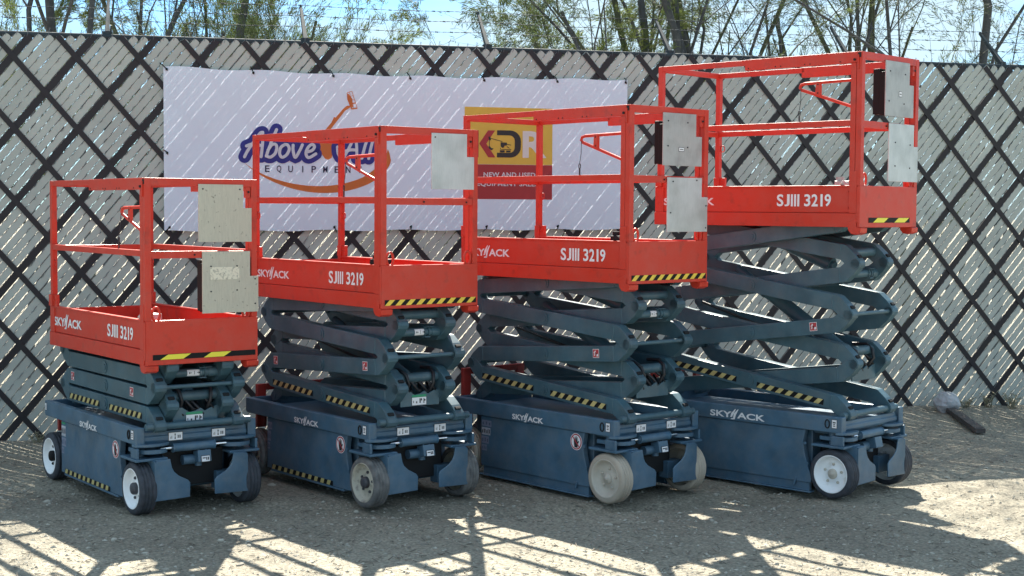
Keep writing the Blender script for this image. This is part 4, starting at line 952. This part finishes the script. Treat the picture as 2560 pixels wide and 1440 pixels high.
M['faded'] = mat('faded_label_blue', (0.22, 0.25, 0.34), 0.6); M['faded2'] = mat('faded_label_dark', (0.10, 0.13, 0.20), 0.6); M['faded_w'] = mat('faded_label_white', (0.45, 0.47, 0.52), 0.6, vary=0.2, vscale=60)
M['paper'] = mat('peeling_paper_label', (0.66, 0.62, 0.50), 0.7, vary=0.1, vscale=60, c2=(0.40, 0.38, 0.31), thr=(0.35, 0.5))
PWN, PBR, PMD = M['plate_worn'], M['plate_bright'], M['plate_mid']
LIFTS = [
 dict(pos=(-2.2897, 9.3434, 0.9318, 1.9878, 0.004),
      label='lowest red and slate scissor lift, fully stowed, at the left end of the row', guard='strip', base_logo=(0.295, 0.036, -0.236, 0.424), deck_logo=(0.50, 0.058, -0.800, 0.958), ladder_top=0.50,
      decals=(-0.60, 0.40), front_strip=(-0.315, 0.66, 0, 0.050), bars=((0.045, 0.19), (0.32, 0.45)), rear_label=True, door_labels=((0.075, 0.075, 'w'), (0.062, 0.082, 'b'), (0.045, 0.045, 'b')), green_tab=True,
      bracket_label=True, arrow_label=(-0.055, 0.035), socket=True, spin=0.6,
      wheels=dict(front=(M['rim_white'], M['tyre'], 'cap', M['hub']), far=(M['rim_white'], M['tyre'], 'cap', M['hub']), rear=(M['rim_white'], M['tyre'], 'cap', M['black'])),
      plates=[('u', -0.028, 0.318, 0.032, 0.375, PWN, 0, 0.14, [(0.0, 0.06), (0.24, 0.06)], None, 0), ('l', -0.005, 0.362, 0.432, 0.800, PWN, 0.05, 0.15, [(0.05, 0.52), (0.22, 0.52), (0.05, 0.67), (0.22, 0.665), (0.34, 0.60), (0.34, 0.75)], [(0.045, 0.60, 0.19, 0.075)], 0)]),
 dict(pos=(-0.9663, 9.5848, 0.9037, 2.3109, 0.004),
      label='second lowest red and slate scissor lift, single bright plate and dusty grey tyres', guard='strip', base_logo=(0.305, 0.036, -0.225, 0.428), deck_logo=(0.43, 0.050, -0.790, 0.958), ladder_top=0.60,
      decals=(-0.62, 0.50), front_strip='fine', door_labels=((0.055, 0.06, 'b'), (0.075, 0.045, 'b'), (0.05, 0.035, 'b')), bracket_label=True, arrow_label=(-0.045, 0.035), socket=False, spin=0.2,
      wheels=dict(front=(M['rim_cream'], M['tyre_grey'], 'cap', M['hub']), far=(M['rim_cream'], M['tyre_grey'], 'cap', M['hub']), rear=(M['rim_cream'], M['tyre_grey'], 'cap', M['hub'])),
      plates=[('u', 0.000, 0.322, 0.030, 0.372, PBR, 0, 0.14, [(0.025, 0.055)], None, 0)]),
 dict(pos=(0.4817, 9.7668, 0.8515, 2.4598, -0.016),
      label='second tallest red and slate scissor lift, the one with worn tan tyres', guard='bar', base_logo=(0.305, 0.036, -0.275, 0.430), deck_logo=(0.43, 0.050, -0.790, 0.958), ladder_top=0.705,
      decals=(0.46,), front_strip='fine', door_labels=((0.045, 0.10, 'b'), (0.055, 0.09, 'w'), (0.055, 0.075, 'b'), (0.045, 0.055, 'b')), arrow_label=(-0.03, 0.03), socket=False, spin=0.2,
      wheels=dict(front=(M['rim_grey'], M['tyre_tan'], 'bolt', M['rim_grey']), far=(M['rim_grey'], M['tyre_tan'], 'bolt', M['rim_grey']), rear=(M['rim_grey'], M['tyre_tan'], 'bolt', M['rim_grey'])),
      plates=[('u', -0.075, 0.285, 0.035, 0.362, PMD, 0.038, 0.14, [(-0.03, 0.085), (0.15, 0.09), (-0.03, 0.24), (0.15, 0.245)], [(0.07, 0.27, 0.045, 0.022)], 0), ('l', -0.030, 0.345, 0.435, 0.775, PBR, 0, 0.12, [(0.0, 0.655), (0.33, 0.61), (0.33, 0.75), (0.02, 0.46), (0.24, 0.45)], None, 0)]),
 dict(pos=(1.8639, 9.963, 0.7634, 2.8137, -0.045),
      label='tallest red and slate scissor lift, at the right end of the row', guard='bar', base_logo=(0.44, 0.042, -0.340, 0.436), deck_logo=(0.43, 0.050, -0.790, 0.958), ladder_top=0.70,
      decals=(0.47,), front_strip=(-0.25, 0.52, 0, 0.055), bars=((0.055, 0.19), (0.32, 0.455)), hand_sign=False, beam_labels=(), box_label=False, arrow_label=None, socket=True, spin=0.28,
      wheels=dict(front=(M['rim_white'], M['tyre'], 'bolt', M['rim_grey']), far=(M['rim_white'], M['tyre'], 'bolt', M['rim_grey']), rear=(M['rim_white'], M['tyre'], 'bolt', M['rim_grey'])),
      plates=[('u', -0.085, 0.275, 0.035, 0.385, PMD, 0.05, 0.14, [(-0.03, 0.10), (0.16, 0.11), (-0.04, 0.29), (0.15, 0.30)], [(0.085, 0.255, 0.032, 0.030)], 0), ('l', -0.030, 0.345, 0.430, 0.800, PBR, 0, 0.14, [(0.05, 0.55), (0.05, 0.70), (0.24, 0.56), (0.24, 0.71)], None, 0)]),
]
for o_ in LIFTS:
    x, y, a, H, du = o_['pos']; scissor_lift(x, y, a, H, du, o_)

# ------------------------------------------------------------------ rock, timber, weeds
rk = MB(); r3 = random.Random(5); vs = []; fs = []
nu, nv_ = 14, 9
for j in range(nv_ + 1):
    for i in range(nu):
        t, p = 2 * math.pi * i / nu, math.pi * j / nv_
        d = Vector((math.sin(p) * math.cos(t), math.sin(p) * math.sin(t), math.cos(p)))
        q = 1 + 0.28 * noise.noise(d * 1.4 + Vector((3, 1, 7))) + 0.08 * noise.noise(d * 4)
        vs.append((d.x * 0.115 * q, d.y * 0.10 * q, d.z * 0.095 * q))
for j in range(nv_):
    for i in range(nu): fs.append((j * nu + i, (j + 1) * nu + i, (j + 1) * nu + (i + 1) % nu, j * nu + (i + 1) % nu))
rk.add(vs, fs, 0, False); rko = rk.build('rock', M['rock']); rko.location = (3.86, 12.96, gz(3.86, 12.96) + 0.075)
tag(rko, 'pale round rock lying at the foot of the fence on the right', 'rock')
tb = MB(); tb.box((0, 0, 0), (0.085, 1.08, 0.042)); tbo = tb.build('timber_beam', M['timber'], None, 0.004); tbo.location = (3.86, 12.52, gz(3.86, 12.52) + 0.045); tbo.rotation_euler = (R(3.2), 0, R(-1.5))
tag(tbo, 'dark weathered timber beam lying on the dirt in front of the rock', 'beam')
def weed(x, y, h, n, label):
    m = MB(); z = gz(x, y)
    for i in range(n):
        a = r3.random() * 6.28; ln = h * r3.uniform(0.5, 1.1); t = r3.uniform(0.15, 0.9)
        p0 = Vector((x + r3.uniform(-0.03, 0.03), y + r3.uniform(-0.03, 0.03), z - 0.005)); p2 = p0 + Vector((math.cos(a) * t * ln, math.sin(a) * t * ln, ln))
        p1 = (p0 + p2) / 2 + Vector((0, 0, ln * 0.18)); m.tube([p0, p1, p2], [0.003, 0.0025, 0.001], 3, 0, False)
        for k in range(3):
            q = p0.lerp(p2, r3.uniform(0.4, 1)); b2 = r3.random() * 6.28; e = q + Vector((math.cos(b2), math.sin(b2), 0.5)) * 0.03; m.tube([q, e], [0.004, 0.001], 3, 0, False)
    o = m.build('weed', M['dry']); tag(o, label, 'weed', 'dry weeds along the foot of the fence')
WL = ['small dry weed at the fence foot just right of the tallest lift', 'low dry weed beside the pale rock', 'taller dry weed between the rock and the right edge', 'bushy dry weed at the fence foot by the right edge', 'sparse dry weed at the fence foot left of the first lift', 'thin dry weed at the far left fence foot']
for (x, y, h, n), l in zip([(3.25, 12.95, 0.08, 12), (4.08, 13.12, 0.09, 14), (4.28, 13.14, 0.14, 18), (4.52, 13.22, 0.15, 22), (-3.15, 11.32, 0.07, 10), (-3.62, 11.2, 0.08, 12)], WL): weed(x, y, h, n, l)

# ------------------------------------------------------------------ trees beyond the fence
def tree(name, cat, x, y, stems, leaf, bark, seed, label, dens=1.0, hmax=6.0, spread=1.0, droop=0.0, bare=0.0, low=2.4, leaf_len=0.060):
    q = random.Random(seed)
    stems = [(q_[0], q_[1], q_[2], q_[3], q_[4], q_[5] * 0.78, *q_[6:]) for q_ in stems]
    root = empty(name, (x, y, 0), 0, label, cat, 'trees and shrubs beyond the fence')
    tk = MB(); cr = MB()
    def leaves(p, d, n):
        for i in range(n):
            a = Vector((q.uniform(-1, 1), q.uniform(-1, 1), q.uniform(-0.6, 1))); dd = (d * 1.0 + a * 0.75); dd.z -= droop * 0.6; dd.normalize()
            s0 = p + Vector((q.uniform(-1, 1), q.uniform(-1, 1), q.uniform(-1, 1))) * 0.035
            L = leaf_len * q.uniform(0.6, 1.3); wv = dd.orthogonal(); wv = Matrix.Rotation(q.random() * 6.28, 3, dd) @ wv; wv = wv.normalized() * 0.0031 * q.uniform(0.7, 1.4)
            cr.add([s0 - wv * 0.5, s0 + dd * L * 0.5 - wv, s0 + dd * L, s0 + dd * L * 0.5 + wv, s0 + wv * 0.5], [(0, 1, 2, 3, 4)], 0)
    def grow(p, d, L, r, depth):
        n = 5 if depth < 2 else 3
        pts = [p.copy()]; rs = [r]; dd = d.copy()
        for i in range(n):
            dd = dd + Vector((q.gauss(0, 0.13), q.gauss(0, 0.13), q.gauss(0, 0.08) + (0.05 if depth < 2 else -0.10 * droop * (depth - 1)))); dd.normalize()
            pts.append(pts[-1] + dd * L / n); rs.append(r * (1 - 0.55 * (i + 1) / n))
        tgt = tk if depth < 3 else cr
        tgt.tube(pts, rs, 7 if depth == 0 else (5 if depth < 2 else 3), 0 if depth < 3 else 1, False)
        if depth >= 2:
            for i in range(1, n + 1):
                if q.random() > bare: leaves(pts[i], (pts[i] - pts[i - 1]).normalized(), int((1.0 if depth == 2 else (8 if depth == 3 else 13)) * dens * 0.72 + q.random()))
        if depth >= 4 or pts[-1].z > hmax + 0.6: return
        nb = (3, 4, 4, 2)[depth] if depth < 4 else 0
        for k in range(nb):
            t = q.uniform(0.30 if depth else 0.35, 1.0); i = min(n - 1, int(t * n)); b0 = pts[i].lerp(pts[i + 1], t * n - i if t < 1 else 1)
            ax = dd.orthogonal().normalized(); ax = Matrix.Rotation(q.random() * 6.28, 3, dd) @ ax
            ang = q.uniform(0.35, 0.85) * spread
            nd = (Matrix.Rotation(ang, 3, ax) @ dd); nd.z += 0.12 if depth < 2 else 0; nd.normalize()
            grow(b0, nd, L * q.uniform(0.42, 0.66), max(0.0026, rs[i] * 0.42), depth + 1)
    for (sx, sy, lx, ly, L, r, *zs) in stems:
        d = Vector((lx, ly, 1)).normalized(); grow(Vector((sx, sy, zs[0] if zs else -0.15)), d, L, r, 0)
    tk.build('trunk', bark, root); cr.build('crown', [leaf, bark], root)
def px(p, y): return (p - 1280) / 3680 * y
Bk, Bg = M['bark'], M['bark_green']; Ld, Ll, Lm = M['leaf_dark'], M['leaf_light'], M['leaf_mid']
tree('desert_tree', 'tree', px(25, 15.0), 15.0, [(0, 0, 0.06, 0, 6.9, 0.085), (-0.15, 0, -0.05, 0.1, 5.8, 0.05), (0.2, 0, 0.16, 0, 6.6, 0.05)], Lm, Bk, 1, 'grey trunked tree leaning at the far left edge beyond the fence', 1.0, 8.2)
tree('shrub', 'shrub', px(95, 16.5), 16.5, [(-0.2, 0, -0.12, 0, 3.2, 0.03), (0, 0.2, 0.02, 0, 3.3, 0.03), (0.15, 0, 0.10, 0, 3.3, 0.035), (0.3, 0.1, 0.2, 0, 3.1, 0.03), (-0.35, 0.1, -0.2, 0, 3.0, 0.03)], Ll, Bg, 2, 'dense yellow green shrub beside the far left tree', 3.2, 4.3, 0.7)
tree('desert_tree', 'tree', px(245, 15.2), 15.2, [(0, 0, 0.0, 0.0, 6.9, 0.05), (0.08, 0, 0.10, 0, 6.9, 0.055), (-0.06, 0, -0.10, 0, 4.3, 0.03), (0.2, 0, 0.07, 0, 3.9, 0.03)], Ld, Bk, 3, 'thin dark multi-stemmed tree beside the leftmost full wire arm', 0.8, 8.2, 0.7, 0.3, 0.2)
tree('desert_tree', 'tree', px(478, 15.4), 15.4, [(0, 0, 0.02, 0, 4.8, 0.10), (-0.12, 0, -0.10, 0, 4.4, 0.05), (0.08, 0.2, -0.16, 0.1, 4.2, 0.04)], Ld, Bk, 4, 'stout dark trunked tree rising above the top left corner of the banner', 0.30, 6.4, 0.7, 0.2, 0.4)
tree('desert_tree', 'tree', px(535, 15.8), 15.8, [(0, 0, 0.10, 0, 4.5, 0.06), (0.05, 0, 0.02, 0, 4.4, 0.04), (0.15, 0, 0.20, 0, 4.1, 0.04)], Ld, Bg, 5, 'leaning multi-stemmed tree just right of the stout dark trunk', 0.45, 6.0, 0.7, 0.2, 0.3)
for i, (p_, yy, hh, lf, lab) in enumerate([(640, 17.0, 2.5, Lm, 'low olive shrub peeking over the fence above the blue script logo'), (715, 17.4, 2.65, Lm, 'olive shrub left of the second wire arm'), (800, 17.0, 2.8, Ll, 'yellow green shrub right behind the second wire arm'), (1075, 18.0, 2.2, Ld, 'lowest sparse shrub in the open gap of sky mid banner'), (335, 17.5, 2.35, Ld, 'sparse low shrub between the first two left trunks'), (2010, 17.5, 2.4, Ld, 'grey green shrub beyond the fence behind the tallest lift'), (2360, 17.8, 2.4, Lm, 'olive shrub beyond the fence near the last wire arm')]):
    tree('shrub', 'shrub', px(p_, yy), yy, [(dx, dy, lx, 0, hh * h2, 0.014) for dx, dy, lx, h2 in ((-0.3, 0, -0.12, 0.9), (-0.1, 0.2, -0.03, 1.0), (0.1, 0, 0.05, 1.0), (0.28, 0.1, 0.12, 0.92))], lf, Bg, 20 + i, lab, 1.9, 4.4, 0.7)
tree('desert_tree', 'tree', px(1335, 16.6), 16.6, [(0, 0, 0.02, 0, 3.3, 0.035), (0.2, 0, 0.10, 0, 3.2, 0.03), (-0.1, 0, -0.04, 0, 3.1, 0.03), (0.1, 0.2, 0.05, 0, 3.2, 0.03)], Ll, Bg, 7, 'bushy yellow green tree right of the third wire arm', 3.2, 4.7, 0.6, 0.5)
tree('desert_tree', 'tree', px(1610, 15.0), 15.0, [(0, 0, -0.10, 0, 4.4, 0.055), (-0.10, 0, -1.7, 0.1, 1.35, 0.035, 2.75), (-0.05, 0, -1.1, 0, 1.5, 0.032, 2.7)], Lm, Bg, 8, 'tree whose long bare limbs sweep left above the banner', 1.0, 5.0, 0.9, 0.7, 0.25)
tree('desert_tree', 'tree', px(1700, 15.2), 15.2, [(0, 0, -0.17, 0, 4.8, 0.09), (0.02, 0, -0.02, 0, 4.8, 0.095), (0.0, 0.1, -0.30, 0, 4.2, 0.05)], Ld, Bk, 9, 'grey tree with a wide V of thick trunks right of the banner', 0.7, 6.8, 1.0, 0.4, 0.1)
tree('desert_tree', 'tree', px(1800, 16.0), 16.0, [(0, 0, -0.10, 0, 5.0, 0.08), (0.1, 0, 0.08, 0, 5.0, 0.08), (0.0, 0.1, 0.0, 0.1, 4.6, 0.05)], Ld, Bg, 10, 'green barked tree with a narrow V of trunks', 0.75, 6.8, 1.0, 0.3, 0.05)
tree('desert_tree', 'tree', px(1850, 15.4), 15.4, [(0, 0, 0.02, 0, 4.9, 0.05), (0.05, 0, 0.16, 0, 4.4, 0.035)], Ld, Bk, 11, 'slim dark tree standing right of the narrow V of trunks', 1.0, 6.6, 1.0, 0.3, 0.1)
tree('desert_tree', 'tree', px(1978, 15.6), 15.6, [(0, 0, 0.0, 0, 5.0, 0.085), (0.0, 0.1, -0.14, 0, 4.4, 0.045), (0.05, 0, 0.14, 0, 4.4, 0.045)], Ld, Bk, 12, 'upright dark trunked tree above the tallest lift', 0.75, 6.8, 1.0, 0.3, 0.05)
tree('desert_tree', 'tree', px(2095, 16.2), 16.2, [(0, 0, 0.04, 0, 4.4, 0.07), (0.1, 0, 0.18, 0, 4.4, 0.05), (-0.1, 0, -0.16, 0, 4.2, 0.05), (0.05, 0.1, 0.30, 0, 4.1, 0.04)], Ll, Bg, 13, 'leafy green tree fanning out above the tallest lift', 1.5, 5.6, 0.95, 0.4)
tree('desert_tree', 'tree', px(2262, 15.6), 15.6, [(0, 0, -0.10, 0, 6.4, 0.06), (0.22, 0, -0.14, 0, 6.4, 0.045), (0.3, 0, -0.05, 0, 3.9, 0.03)], Ld, Bg, 14, 'sparse tree with curved trunks leaning left near the right edge', 0.9, 8.0, 1.0, 0.3, 0.15)
tree('desert_tree', 'tree', px(2462, 15.2), 15.2, [(0, 0, -0.03, 0, 6.8, 0.08), (-0.1, 0, -0.30, 0, 4.4, 0.045), (0.1, 0, 0.14, 0, 4.3, 0.04)], Ld, Bk, 15, 'thick trunked tree at the right edge beyond the last wire arm', 1.2, 8.4, 1.0, 0.4, 0.08)
